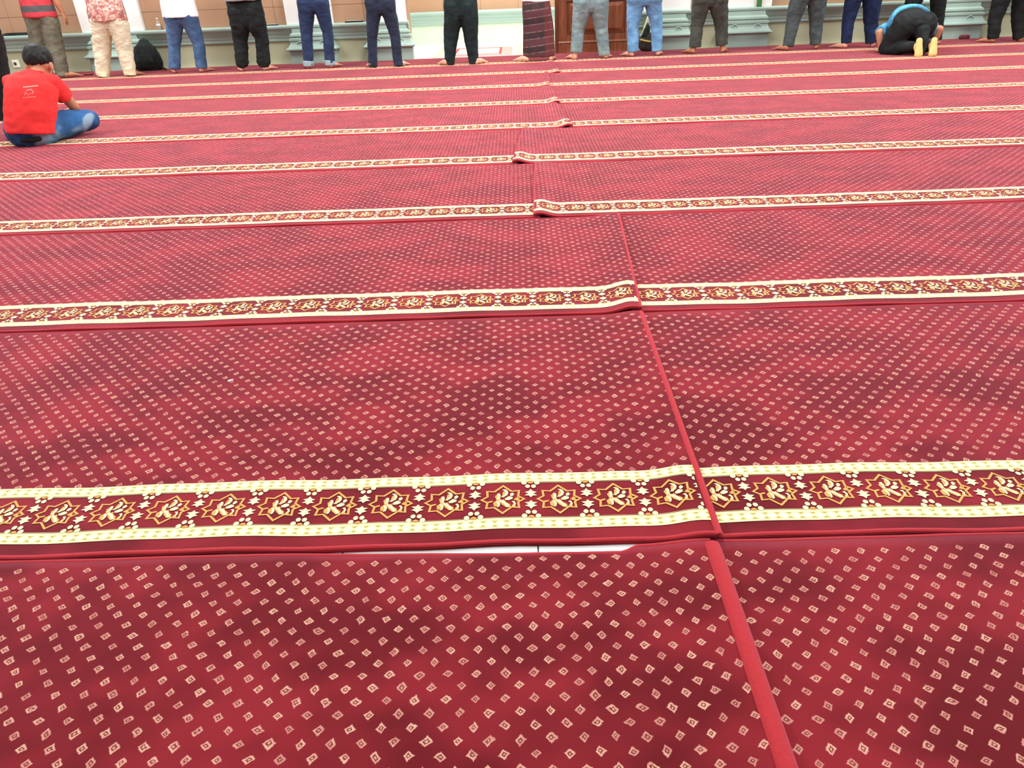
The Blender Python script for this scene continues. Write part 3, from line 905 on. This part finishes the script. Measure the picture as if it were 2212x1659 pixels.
standing('man in navy jeans with pale turned-up cuffs', (-2.79, -2.49), (-2.79, -2.50), (-2.755, -2.475), .435, .69, (-2.81, -2.39), .79,
         'denim_navy', 'navy_shirt', .93, 10.36, (.135, .130, (.045, .045)), (.155, .145), seed=5, cuff='cuff_pale')
standing('man in slim dark navy jeans left of the niche', (-1.90, -1.55), (-1.895, -1.56), (-1.865, -1.565), .365, .63, (-1.905, -1.505), .76,
         'denim_dark', 'navy_shirt', .90, 10.18, (.115, .12, (.018, .018)), (.135, .135), seed=6)
standing('man in straight black trousers in front of the niche rug', (-.90, -.53), (-.88, -.56), (-.845, -.58), .30, .53, (-.905, -.47), .70,
         'black_green', 'white_shirt', .86, 10.12, (.125, .125, (.018, .018)), (.185, .18), seed=7, toe=(-.6, .6), wr=.004)
standing('man in grey jeans in front of the wooden pulpit', (.77, 1.16), (.785, 1.155), (.81, 1.105), .37, .55, (.73, 1.195), .67,
         'denim_grey', 'beige_shirt', .80, 10.23, (.155, .145, (.095, .045)), (.165, .17), seed=9, skin='skin')
standing('man in light blue jeans at the right end of the pulpit', (1.53, 1.86), (1.54, 1.855), (1.525, 1.84), .345, .60, (1.42, 1.895), .67,
         'denim_light', 'navy_shirt', .725, 10.32, (.145, .14, (.065, .065)), (.155, .15), seed=10, toe=(-.55, .4))
standing('man in charcoal trousers between the pulpit and the green board', (2.35, 2.73), (2.37, 2.72), (2.375, 2.695), .33, .555, (2.28, 2.745), .64,
         'charcoal', 'brown_shirt', .77, 10.38, (.16, .155, (.09, .10)), (.16, .17), seed=11, skin='skin_tan')
standing('man in slate grey trousers right of the green board', (3.57, 3.95), (3.595, 3.95), (3.615, 3.92), .35, .59, (3.54, 4.00), .68,
         'slate', 'brown_shirt', .80, 10.36, (.135, .14, (.055, .07)), (.175, .18), seed=12, skin='skin_tan')
standing('man in navy trousers left of the prostrating man', (4.34, 4.69), (4.355, 4.685), (4.335, 4.63), .325, .60, (4.23, 4.70), .68,
         'navy_cloth', 'navy_shirt', .82, 10.36, (.135, .145, (.07, .065)), (.155, .18), seed=13, toe=(-.6, .4))
standing('man in black trousers directly behind the prostrating man', (5.05, 5.56), (5.06, 5.55), (5.10, 5.51), .34, .63, (5.06, 5.55), .70,
         'black_cloth', 'navy_shirt', .84, 10.40, (.135, .135, (.06, .06)), (.16, .155), seed=14)
standing('man in black trousers at the far right edge', (6.26, 6.61), (6.275, 6.605), (6.24, 6.54), .28, .575, (6.12, 6.62), .68,
         'black_cloth', 'navy_shirt', .82, 10.36, (.135, .125, (.055, .045)), (.165, .165), seed=15, skin='skin_tan')
r_, _, _ = standing('man in black clothes standing at the far left edge beyond the seated man', (-5.22, -4.74), (-5.22, -4.735), (-5.16, -4.68), .42, .63, (-5.08, -4.52), .74,
         'black_cloth', 'black_cloth', .72, 6.86, (.17, .16, (.03, .02)), (.24, .23), seed=16)
del r_['group']

# man in a checked sarong
def sarong_mat():
    k = NB('checked_sarong'); p = k.sep(k.geo()); v = k.obj()
    z = k.math('ADD', p[2], k.math('MULTIPLY', p[0], -0.10))
    ph = k.math('FRACT', k.math('DIVIDE', z, 0.165))
    band = k.math('GREATER_THAN', ph, 0.55)
    px = k.math('FRACT', k.math('ADD', k.math('DIVIDE', p[0], 0.15), 10.0))
    colb = k.math('GREATER_THAN', px, 0.5)
    c = k.mix(band, lin((84, 54, 60)), lin((54, 42, 46)))
    c = k.mix(k.math('MULTIPLY', colb, .12), c, lin((110, 50, 50)))
    c = k.mix(k.math('MULTIPLY', k.ramp(p[0], .34, .40), .45), c, lin((120, 52, 50)))
    l1 = k.math('LESS_THAN', k.math('ABSOLUTE', k.math('SUBTRACT', ph, 0.04)), 0.035)
    l2 = k.math('LESS_THAN', k.math('ABSOLUTE', k.math('SUBTRACT', ph, 0.56)), 0.035)
    nz = k.ramp(k.noise(v, 60, 2.0), .35, .6)
    c = k.mix(k.math('MULTIPLY', k.math('ADD', l1, l2), k.math('MULTIPLY', nz, .75)), c, lin((140, 118, 118)))
    k.bump(k.noise(v, 300, 2), .2, .002)
    return k.fin(c, .85)
M['sarong'] = sarong_mat()
def sarong_man():
    hx, heelY = .275, 10.22; yb = heelY + .06; org = (hx, yb, TOP); off = Matrix.Translation(-Vector(org)); sh = 1.28
    bm = bmesh.new()
    for i, (fx, ax, an) in enumerate(((.14, .17, -.85), (.44, .41, .3))):
        add_foot(bm, (fx, heelY), an)
        tube(bm, [(fx + .03 * math.sin(an), heelY + .035, .05, .033, .037), (ax, yb, .13, .036, .04), (ax, yb, .35, .05, .052), (R(ax, hx, .3), yb, .68, .07, .075)], 12)
    tube(bm, [(hx, yb, .62, .13, .09), (hx, yb, .75, .16, .1), (hx, yb, .95, .14, .095), (hx, yb, 1.12, .155, .1), (hx, yb, sh - .03, .16, .085), (hx, yb, sh + .04, .07, .06)], 18)
    tube(bm, [(hx, yb, sh, .052, .055), (hx, yb + .012, 1.42, .05, .055)], 12)
    P, rot = add_head(bm, (hx, yb + .02, 1.46), 0, -.25)
    el = []
    for s in (-1, 1):
        e = Vector((hx + s * .235, yb + .02, sh - .30)); w_ = Vector((hx + s * .05, yb + .215, sh - .26 + .02 * s))
        tube(bm, [(hx + s * .185, yb, sh - .03, .05, .05), (*e, .04, .042)], 12)
        tube(bm, [(*e, .04, .042), (*w_, .026, .022)], 12, (0, 0, 1))
        add_hand(bm, w_, Vector((-s, .15, .05)), (0, -1, 0), (0, 0, 1), .25); el.append(e)
    root = mesh_obj('person', fuse(bm, 'person', .0105, 2), M['skin'], None, org)
    tag(root, 'man in a dark maroon checked sarong left of the wooden pulpit', 'person', 'worshippers standing in the front row')
    head_extras(P, rot, root, org, 1.0, 'hair', 8)
    bm = bmesh.new()
    tube(bm, [(.292, yb, .062, .200, .12), (.292, yb, .12, .205, .125), (.288, yb, .35, .198, .13), (.272, yb - .01, .60, .185, .14), (.265, yb - .005, .72, .172, .125), (.268, yb, .86, .155, .11)], 26, round_ends=False)
    tube(bm, [(.475, yb - .02, .075, .028, .06), (.465, yb - .03, .35, .03, .06), (.42, yb - .03, .66, .03, .05)], 12, round_ends=False)
    me = fuse(bm, 'sarong', .010, 3, .006, 8, 3.0, (1.5, 1.5, .4)); me.transform(off); mesh_obj('sarong', me, M['sarong'], root)
    bm = bmesh.new()
    tube(bm, [(.262, yb, .70, .186, .14), (.265, yb, .80, .18, .132), (hx, yb, sh - .18, .19, .12), (hx, yb, sh - .04, .185, .1), (hx, yb, sh + .02, .11, .08), (hx, yb, sh + .05, .066, .066)], 22, round_ends=False)
    for e, s in zip(el, (-1, 1)):
        sx = hx + s * .185; pe = R(Vector((sx, yb, sh - .04)), e, .8)
        tube(bm, [(sx - s * .04, yb, sh - .02, .065, .065), (sx, yb, sh - .04, .064, .066), (*pe, .06, .062)], 14, round_ends=False)
    me = fuse(bm, 'shirt', .0115, 3, .006, 9, 4.0); me.transform(off); mesh_obj('shirt', me, M['white_shirt'], root)
sarong_man()

# ------------------------------------------------------------------ seated man in red
def worn_denim():
    c = lin((44, 92, 146)); k = NB('worn_denim'); v = k.obj()
    o = k.sep(v)
    n = k.ramp(k.noise(v, 6, 3.0), .35, .7)
    col = k.mix(n, tuple(x * .62 for x in c), tuple(min(1, x * 1.2) for x in c))
    f1 = k.ramp(k.noise(v, 4.3, 2.0), .56, .66)
    col = k.mix(k.math('MULTIPLY', f1, .8), col, lin((150, 178, 196)))
    w = k.noise(v, 420, 2.0); k.bump(w, .25, .002)
    return k.fin(col, .9, .1, (.6, .7, .9))
M['worn_denim'] = worn_denim()
M['print'] = fabric('pale_shirt_print', (246, 190, 176), .05, 20)

def seated_man():
    org = Vector((-3.70, 5.66, TOP + .002)); rz = math.radians(31)
    rot = Matrix.Rotation(rz, 4, 'Z')
    def mk(name, me, mat, root=None):
        o = mesh_obj(name, me, M[mat], root)
        return o
    # local frame: +y where he faces, +x his right
    hip_z = .12
    Lk, Rk = (-.10, .42, .095), (.40, .20, .105)
    La, Ra = (.20, .44, .055), (-.04, .36, .06)
    sh_l, sh_r = (-.020, .11, .425), (.232, .10, .405)
    el_r, wr_r = (.325, .16, .215), (.320, .29, .185)
    el_l, wr_l = (-.05, .27, .24), (.06, .38, .20)
    hc = (.185, .215, .520)
    bm = bmesh.new()
    for (kx, an, s) in ((Lk, La, -1), (Rk, Ra, 1)):
        tube(bm, [(s * .09, .02, hip_z, .085, .085), (*kx, .058, .058)], 14, (0, 0, 1))
        tube(bm, [(*kx, .056, .056), (*R(Vector(kx), Vector(an), .4), .052, .052), (*an, .034, .036)], 14, (0, 0, 1))
        a = Vector(an); d = Vector((-s * .8, .25, -.08)).normalized()
        tube(bm, [(*(a), .036, .03), (*(a + d * .07), .036, .026), (*(a + d * .15), .038, .018)], 12, (0, 1, 0))
        for q in range(5):
            b = a + d * .15 + Vector((0, .028 - .014 * q, 0)); tube(bm, [(*b, .009, .009), (*(b + d * (.042 - .004 * q)), .008, .008)], 8)
    tube(bm, [(0, .0, .10, .145, .11), (.02, .01, .18, .14, .10), (.06, .04, .29, .14, .10), (.10, .075, .39, .135, .09), (.125, .105, .44, .08, .065)], 18)
    tube(bm, [(.13, .11, .43, .052, .055), (.165, .17, .495, .05, .054)], 12)
    P, hr = add_head(bm, hc, math.radians(-22), -.62, 1.12)
    tube(bm, [(*sh_r, .05, .05), (*el_r, .038, .040)], 12); tube(bm, [(*el_r, .038, .04), (*R(Vector(el_r), Vector(wr_r), .4), .037, .036), (*wr_r, .026, .023)], 12)
    tube(bm, [(*sh_l, .05, .05), (*el_l, .038, .040)], 12); tube(bm, [(*el_l, .038, .04), (*wr_l, .026, .023)], 12)
    add_hand(bm, wr_r, Vector((-.65, .72, -.15)), (0, 0, -1), (-.7, -.6, 0), .35)
    add_hand(bm, wr_l, Vector((.8, .5, -.1)), (0, 0, -1), (.3, -.8, 0.2), .35)
    me = fuse(bm, 'person', .007, 2)
    root = mesh_obj('person', me, M['skin_tan']); root.location = org; root.rotation_euler.z = rz
    tag(root, 'man in bright red T-shirt sitting cross-legged with head bowed', 'person')
    # hair: short, cropped to the nape
    head_extras(P, hr, root, (0, 0, 0), 1.12, 'hair', 20)
    # jeans
    bm = bmesh.new()
    for (kx, an, s) in ((Lk, La, -1), (Rk, Ra, 1)):
        tube(bm, [(s * .085, -.01, .105, .105, .105), (*R(Vector((s * .09, 0, .115)), Vector(kx), .5), .098, .098), (*kx, .080, .085)], 18, (0, 0, 1))
        tube(bm, [(*kx, .080, .083), (*R(Vector(kx), Vector(an), .45), .070, .066), (*R(Vector(kx), Vector(an), .86), .056, .052)], 16, (0, 0, 1))
    tube(bm, [(0, -.005, .075, .185, .125), (0, .005, .14, .165, .115), (0, .015, .19, .155, .105)], 20)
    ball(bm, (.04, .22, .06), (.18, .16, .045))
    me = fuse(bm, 'jeans', .0085, 3, .006, 12, 21)
    for v in me.vertices: v.co.z = max(v.co.z, 0.0015)
    jn = mk('jeans', me, 'worn_denim', root)
    bm = bmesh.new(); tube(bm, [(-.085, -.128, .055, .012, .018), (-.03, -.142, .052, .012, .022), (.035, -.136, .055, .012, .018)], 10, (0, 1, 0))
    me = fuse(bm, 'belt', .005, 1); mk('belt', me, 'black_cloth', root)
    # T-shirt
    bm = bmesh.new()
    tube(bm, [(-.005, -.016, .078, .178, .152), (.005, -.008, .15, .172, .150), (.035, .005, .24, .172, .145), (.068, .035, .33, .174, .135), (.100, .07, .40, .165, .118), (.118, .09, .445, .115, .092), (.135, .112, .475, .066, .066)], 26, round_ends=False)
    for sh, el, s in ((sh_l, el_l, -1), (sh_r, el_r, 1)):
        sh, el = Vector(sh), Vector(el); pe = R(sh, el, .62)
        tube(bm, [(*(sh - Vector((s * .06, 0, -.012))), .070, .070), (*sh, .073, .072), (*R(sh, el, .4), .070, .072), (*pe, .067, .070)], 16, round_ends=False)
    me = fuse(bm, 'shirt', .008, 3, .007, 9, 22, (1, 1, 1.3))
    mk('shirt', me, 'red_shirt', root)
    # collar rib
    bm = bmesh.new()
    pts = []
    for q in range(17):
        a = 2 * math.pi * q / 16; pts.append((.136 + .057 * math.cos(a), .114 + .060 * math.sin(a), .477 - .018 * math.sin(a), .008, .008))
    tube(bm, pts, 8, (0, 0, 1), round_ends=False)
    me = bm_mesh('collar', bm); smooth(me); mk('collar', me, 'red_shirt', root)
    # faint print on the upper back: one short line of lettering over a thin line drawing, set on the cloth
    shirt_o = [c for c in root.children if c.name.startswith('shirt')][0]
    from mathutils.bvhtree import BVHTree
    bt = BVHTree.FromPolygons([v.co for v in shirt_o.data.vertices], [tuple(p.vertices) for p in shirt_o.data.polygons])
    def on_back(x, z):
        h = bt.ray_cast(Vector((x, -1.0, z)), Vector((0, 1, 0)))
        return (h[0] + h[1] * .0015, h[1]) if h[0] is not None else (Vector((x, -.1, z)), Vector((0, -1, 0)))
    bm = bmesh.new()
    def stroke(x0, z0, x1, z1, w):
        n = 6
        dx, dz = x1 - x0, z1 - z0; L = math.hypot(dx, dz); nx, nz = -dz / L * w / 2, dx / L * w / 2
        pr = None
        for i in range(n + 1):
            t = i / n; cx, cz = x0 + dx * t, z0 + dz * t
            a = bm.verts.new(on_back(cx + nx, cz + nz)[0]); b = bm.verts.new(on_back(cx - nx, cz - nz)[0])
            if pr: bm.faces.new((pr[0], a, b, pr[1]))
            pr = (a, b)
    for i in range(9):
        x = .040 + i * .0105; stroke(x, .408, x + .0078, .408, .007)
    for a in ((.030, .355, .043, .373), (.043, .373, .056, .352), (.050, .385, .085, .390), (.085, .390, .090, .365), (.090, .365, .058, .360), (.015, .342, .100, .340)):
        stroke(*a, .0022)
    me = bm_mesh('shirt_print', bm); mk('shirt_print', me, 'print', shirt_o)
seated_man()

# ------------------------------------------------------------------ man bowed to the floor
def prostrating_man():
    org = Vector((4.72, 9.45, TOP)); o = org
    off = Matrix.Translation(-org)
    def W(x, y, z): return (x, y, z)
    pel = Vector((4.725, 9.47, .335)); kl, kr = Vector((4.485, 9.56, .07)), Vector((4.86, 9.62, .07)); al, ar = Vector((4.69, 9.235, .115)), Vector((4.86, 9.23, .115))
    chest = Vector((4.79, 9.86, .30)); shl, shr = Vector((4.60, 9.90, .265)), Vector((4.97, 9.90, .265))
    elb_l, wr_l = Vector((4.46, 9.76, .235)), Vector((4.50, 9.70, .045)); elb_r, wr_r = Vector((5.19, 9.74, .25)), Vector((5.15, 9.76, .045))
    bm = bmesh.new()
    for k_, a_, s in ((kl, al, -1), (kr, ar, 1)):
        hp = pel + Vector((s * .09, 0, 0))
        tube(bm, [(*hp, .085, .085), (*k_, .058, .06)], 14); tube(bm, [(*k_, .055, .055), (*R(k_, a_, .45), .05, .05), (*a_, .034, .036)], 14)
        # foot upright on its toes, sole to the camera
        toe = Vector((a_.x - .005 * s, a_.y - .085, .028)); heel = a_ + Vector((0, -.035, .065))
        tube(bm, [(*heel, .036, .032), (*R(heel, toe, .35), .038, .028), (*R(heel, toe, .7), .047, .026), (*toe, .050, .022)], 14)
        tube(bm, [(*a_, .034, .034), (*R(a_, toe, .6), .034, .03)], 12)
        for q in range(5):
            t0 = toe + Vector(((q - 2) * .0175, 0, 0)); tube(bm, [(*t0, .0095, .0095), (t0.x, t0.y + .028, TOP + .009, .0085, .0085)], 8)
    tube(bm, [(*pel, .15, .12), (4.73, 9.62, .37, .15, .12), (*chest, .155, .10), (4.80, 9.97, .24, .08, .07)], 18)
    tube(bm, [(4.80, 9.95, .24, .052, .055), (4.80, 10.04, .165, .05, .052)], 12)
    P, hr = add_head(bm, (4.80, 10.09, .13), 0, -1.75)
    for sh, e, w_, s in ((shl, elb_l, wr_l, -1), (shr, elb_r, wr_r, 1)):
        tube(bm, [(*sh, .048, .048), (*e, .039, .041)], 12); tube(bm, [(*e, .039, .041), (*R(e, w_, .4), .039, .037), (*w_, .027, .025)], 12)
        add_hand(bm, w_ + Vector((0, .015, -.012)), Vector((-s * .05, 1, -.12)), (0, 0, -1), (-s, 0, 0), .12)
    me = fuse(bm, 'person', .007, 2)
    for v in me.vertices: v.co.z = max(v.co.z, TOP + .002)
    root = mesh_obj('person', me, [M['skin_tan'], M['skin_sole']], None, org)
    for p in me.polygons: p.material_index = 1 if p.center.y + org.y < 9.30 else 0
    tag(root, 'man in blue shirt bowed to the carpet with bare soles towards the camera', 'person')
    head_extras(P, hr, root, org, 1.0, 'hair', 30)
    bm = bmesh.new()
    for k_, a_, s in ((kl, al, -1), (kr, ar, 1)):
        hp = pel + Vector((s * .11, -.02, -.005))
        tube(bm, [(*hp, .145, .145), (*R(hp, k_, .5), .125, .13), (*k_, .085, .085)], 18)
        tube(bm, [(*k_, .085, .08), (*R(k_, a_, .5), .082, .082), (*R(k_, a_, .86), .060, .060)], 16)
    tube(bm, [(pel.x, pel.y - .02, .33, .20, .145), (4.715, 9.55, .36, .205, .15), (4.73, 9.63, .365, .195, .145)], 22)
    # loose cloth hanging between the heels
    tube(bm, [(4.775, 9.36, .26, .09, .09), (4.775, 9.28, .16, .048, .07), (4.78, 9.22, .04, .020, .04)], 12)
    me = fuse(bm, 'trousers', .0085, 3, .008, 12, 31)
    for v in me.vertices: v.co.z = max(v.co.z, TOP + .002)
    me.transform(off); mesh_obj('trousers', me, M['black_cloth'], root)
    bm = bmesh.new()
    tube(bm, [(4.735, 9.58, .375, .225, .16), (4.75, 9.68, .39, .215, .155), (*chest, .20, .13), (4.80, 9.95, .25, .10, .085)], 22, round_ends=False)
    for sh, e, s in ((shl, elb_l, -1), (shr, elb_r, 1)):
        tube(bm, [(*(sh - Vector((s * .05, 0, 0))), .07, .07), (*sh, .07, .072), (*R(sh, e, .85), .066, .07)], 16, round_ends=False)
    me = fuse(bm, 'shirt', .0085, 3, .008, 12, 32); me.transform(off); mesh_obj('shirt', me, M['blue_shirt'], root)
prostrating_man()

# ------------------------------------------------------------------ bags and small things
M['bag_black'] = fabric('black_bag_cloth', (34, 42, 42), .3, 14)
M['bag_strap'] = fabric('black_webbing', (20, 24, 24), .2, 40)
M['bag_brown'] = fabric('dark_brown_bag_cloth', (64, 56, 52), .3, 14)
M['cream_strap'] = fabric('cream_webbing', (206, 206, 170), .1, 30)
M['yellow_band'] = fabric('yellow_band_cloth', (200, 186, 110), .1, 30)

def backpack():
    cx, cy = -5.20, 10.98; org = Vector((cx, cy, 0.0)); off = Matrix.Translation(-org)
    bm = bmesh.new()
    tube(bm, [(cx, cy, .05, .195, .10), (cx, cy, .12, .20, .11), (cx, cy, .22, .185, .105), (cx, cy + .01, .31, .145, .09), (cx, cy + .02, .36, .085, .06)], 22)
    bm2 = bm
    me = fuse(bm2, 'backpack', .010, 3, .008, 12, 40)
    for v in me.vertices: v.co.z = max(v.co.z, .0115)
    root = mesh_obj('backpack', me, M['bag_black'], None, org)
    tag(root, 'black fabric backpack standing on the carpet against the ledge', 'backpack')
    bm = bmesh.new()
    tube(bm, [(cx, cy - .09, .07, .13, .04), (cx, cy - .10, .14, .135, .045), (cx, cy - .09, .20, .12, .035)], 18)
    me = fuse(bm, 'front_pocket', .009, 2, .005, 14, 41); me.transform(off); mesh_obj('front_pocket', me, M['bag_black'], root)
    bm = bmesh.new(); pts = []
    for q in range(9):
        a = math.pi * q / 8; pts.append((cx + .035 * math.cos(a), cy + .03, .375 + .035 * math.sin(a), .008, .010))
    tube(bm, pts, 8, (0, 1, 0)); me = bm_mesh('top_handle', bm); smooth(me); me.transform(off); mesh_obj('top_handle', me, M['bag_strap'], root)
    bm = bmesh.new(); pts = []
    for q in range(13):
        a = math.pi * q / 12; pts.append((cx + .15 * math.cos(a) * (1 - .25 * math.sin(a)), cy - .098 + .05 * math.sin(a), .09 + .24 * math.sin(a), .004, .006))
    tube(bm, pts, 8, (0, 1, 0)); me = bm_mesh('zip', bm); smooth(me); me.transform(off); mesh_obj('zip', me, M['bag_strap'], root)
    for s in (-1, 1):
        bm = bmesh.new(); tube(bm, [(cx + s * .17, cy - .02, .05, .012, .02), (cx + s * .235, cy - .05, .022, .02, .012), (cx + s * .26, cy - .09, .014, .02, .006)], 8, (0, 1, 0))
        me = bm_mesh('strap', bm); smooth(me); me.transform(off); mesh_obj('strap', me, M['bag_strap'], root)
backpack()

def shoulder_bag():
    cx, cy = 1.83, 11.00; org = Vector((cx, cy, 0)); off = Matrix.Translation(-org)
    bm = bmesh.new()
    tube(bm, [(cx, cy, .06, .12, .055), (cx, cy, .13, .125, .06), (cx, cy, .20, .10, .05)], 18)
    me = fuse(bm, 'shoulder_bag', .009, 3, .006, 14, 42)
    for v in me.vertices: v.co.z = max(v.co.z, .0115)
    root = mesh_obj('shoulder_bag', me, M['bag_brown'], None, org)
    tag(root, 'dark shoulder bag with yellow band behind the light blue jeans', 'bag')
    bm = bmesh.new(); tube(bm, [(cx - .11, cy - .055, .165, .012, .006), (cx - .03, cy - .066, .145, .012, .006), (cx + .03, cy - .064, .135, .012, .006)], 8, (0, 0, 1))
    me = bm_mesh('yellow_band', bm); smooth(me); me.transform(off); mesh_obj('yellow_band', me, M['yellow_band'], root)
    bm = bmesh.new(); tube(bm, [(cx - .05, cy - .02, .21, .045, .03), (cx - .02, cy - .01, .28, .05, .03), (cx - .01, cy, .33, .03, .02)], 14)
    me = fuse(bm, 'flap', .008, 2, .006, 14, 43); me.transform(off); mesh_obj('flap', me, M['black_green'], root)
    for pts in ([(cx - .085, cy - .03, .22, .012, .006), (cx - .05, cy - .015, .33, .013, .006), (cx - .01, cy + .01, .44, .013, .006)], [(cx + .05, cy - .02, .30, .02, .006), (cx + .02, cy, .37, .017, .006), (cx - .01, cy + .01, .44, .013, .006)]):
        bm = bmesh.new(); tube(bm, pts, 8); me = bm_mesh('strap', bm); smooth(me); me.transform(off); mesh_obj('strap', me, M['cream_strap'], root)
shoulder_bag()

def clear_plastic():
    k = NB('clear_plastic'); m_ = k.fin((.95, .97, .97), .08, spec=.5)
    k.b.inputs['Transmission Weight'].default_value = .85; k.b.inputs['IOR'].default_value = 1.2
    return m_
M['clear'] = clear_plastic()
def water_bottle():
    cx, cy = -5.02, 11.19; root = bpy.data.objects.new('water_bottle', None); root.location = (cx, cy, LEDGE); link(root)
    tag(root, 'small clear plastic water bottle standing on the ledge', 'bottle')
    def lathe(prof, name, mat):
        bm = bmesh.new(); n = 16; pr = None
        for (r, z) in prof:
            ring = [bm.verts.new((r * math.cos(2 * math.pi * i / n), r * math.sin(2 * math.pi * i / n), z)) for i in range(n)]
            if pr:
                for i in range(n): bm.faces.new((pr[i], pr[(i + 1) % n], ring[(i + 1) % n], ring[i]))
            else: bm.faces.new(ring[::-1])
            pr = ring
        bm.faces.new(pr); me = bm_mesh(name, bm); smooth(me); mesh_obj(name, me, M[mat], root)
    lathe([(.022, 0), (.027, .006), (.027, .03), (.025, .035), (.027, .04), (.027, .085), (.022, .105), (.012, .122), (.011, .13)], 'bottle_body', 'clear')
    lathe([(.0135, .130), (.0135, .148), (.012, .150)], 'cap', 'white')
    lathe([(.0275, .045), (.0275, .075)], 'label_band', 'white')
water_bottle()

M['dark_gadget'] = paint('dark_gadget', (40, 42, 44), .1, 20, .25)
M['pale_gadget'] = paint('pale_gadget', (190, 196, 196), .05, 20, .3)
def flat_item(name, label, cat, cx, cy, z, w, d, h, mats, rz=0.0, part='cover'):
    root = mesh_obj(name, box_mesh(name, -w / 2, w / 2, -d / 2, d / 2, 0, h, min(h, d) * .25), M[mats[0]])
    root.location = (cx, cy, z); root.rotation_euler.z = rz
    tag(root, label, cat)
    if len(mats) > 1:
        mesh_obj(part, box_mesh(part, -w * .42, w * .42, -d * .42, d * .42, h, h + .006, .002), M[mats[1]], root)
    return root
flat_item('mobile_phone', 'small dark phone with pale top on the ledge beside black cargo trousers', 'phone', -3.42, 11.19, LEDGE, .17, .07, .014, ('dark_gadget', 'pale_gadget'))
flat_item('tablet_case', 'dark flat case with silver top on the ledge between the two navy jeans', 'case', -2.26, 11.19, LEDGE, .25, .075, .018, ('dark_gadget', 'pale_gadget'))
flat_item('folded_cloth', 'long folded black cloth on the ledge at the far left', 'cloth', -7.03, 11.19, LEDGE, .42, .06, .028, ('bag_black', 'bag_strap'), 0.0, 'fold')
flat_item('small_box', 'small maroon box on the floor at the wall right of the prostrating man', 'box', 6.24, 11.03, .010, .13, .06, .048, ('sarong', 'binding'), .05, 'lid')
flat_item('folded_scarf', 'dark maroon folded scarf on the carpet by the grey trousers', 'scarf', -5.92, 10.62, .010, .14, .07, .016, ('sarong', 'binding'), .1, 'fold')
M['green'] = paint('green_board', (70, 128, 70), .08, 10, .5)
gb = mesh_obj('green_board', box_mesh('green_board', -.038, .038, -.012, .012, 0, .62, .004), M['green']); gb.location = (3.372, 11.155, LEDGE)
tag(gb, 'narrow upright green board standing on the ledge against a white pilaster', 'board')
mesh_obj('board_edge', box_mesh('board_edge', .028, .041, -.014, .014, .0, .62, .002), M['plastic_white'], gb)

# wall socket
so = mesh_obj('wall_socket', box_mesh('wall_socket', -.05, .05, -.012, 0, -.05, .05, .006), M['plastic_white']); so.location = (-7.24, YW - .012, .14)
tag(so, 'square white wall socket low on the left wall', 'socket')
bm = bmesh.new(); bmesh.ops.create_cone(bm, cap_ends=True, segments=16, radius1=.022, radius2=.022, depth=.004, matrix=Matrix.Translation((-.01, -.0135, 0)) @ Matrix.Rotation(math.pi / 2, 4, 'X'))
mesh_obj('socket_hole', bm_mesh('socket_hole', bm), M['dark_hole'], so)

# prayer rug on the marble floor of the niche
M['rug_cream'] = plain_yarn('rug_cream', (236, 222, 200)); M['rug_red'] = plain_yarn('rug_red', (186, 66, 66)); M['rug_pink'] = plain_yarn('rug_pink', (214, 150, 140))
def rug():
    x0, x1, y0, y1 = -.96, -.06, 11.40, 12.62
    root = mesh_obj('prayer_rug', box_mesh('prayer_rug', x0, x1, y0, y1, 0.0015, .008, .002), M['rug_pink'], None, (-.5, 12.0, 0))
    tag(root, 'cream prayer rug with red outline on the white marble niche floor', 'rug')
    off = Matrix.Translation((.5, -12.0, 0))
    def bar(a, b, c, d, mt, nm, z=.0092):
        me = box_mesh(nm, a, b, c, d, .007, z); me.transform(off); mesh_obj(nm, me, M[mt], root)
    bar(-.92, -.24, 11.52, 12.52, 'rug_cream', 'field')
    for (a, b, c, d) in ((-.92, -.24, 11.50, 11.54), (-.92, -.24, 12.46, 12.54), (-.935, -.90, 11.50, 12.54), (-.26, -.225, 11.50, 12.54)):
        bar(a, b, c, d, 'rug_red', 'border_line', .0102)
rug()

# white scrap on the carpet
bm = bmesh.new(); tube(bm, [(0, 0, .002, .004, .002), (.006, .003, .003, .0035, .002), (.012, .007, .004, .0015, .001)], 8)
me = bm_mesh('paper_scrap', bm); smooth(me)
sc_ = mesh_obj('paper_scrap', me, M['white']); sc_.location = (-.87, 1.81, TOP)
tag(sc_, 'tiny white paper scrap lying on the red carpet', 'scrap')
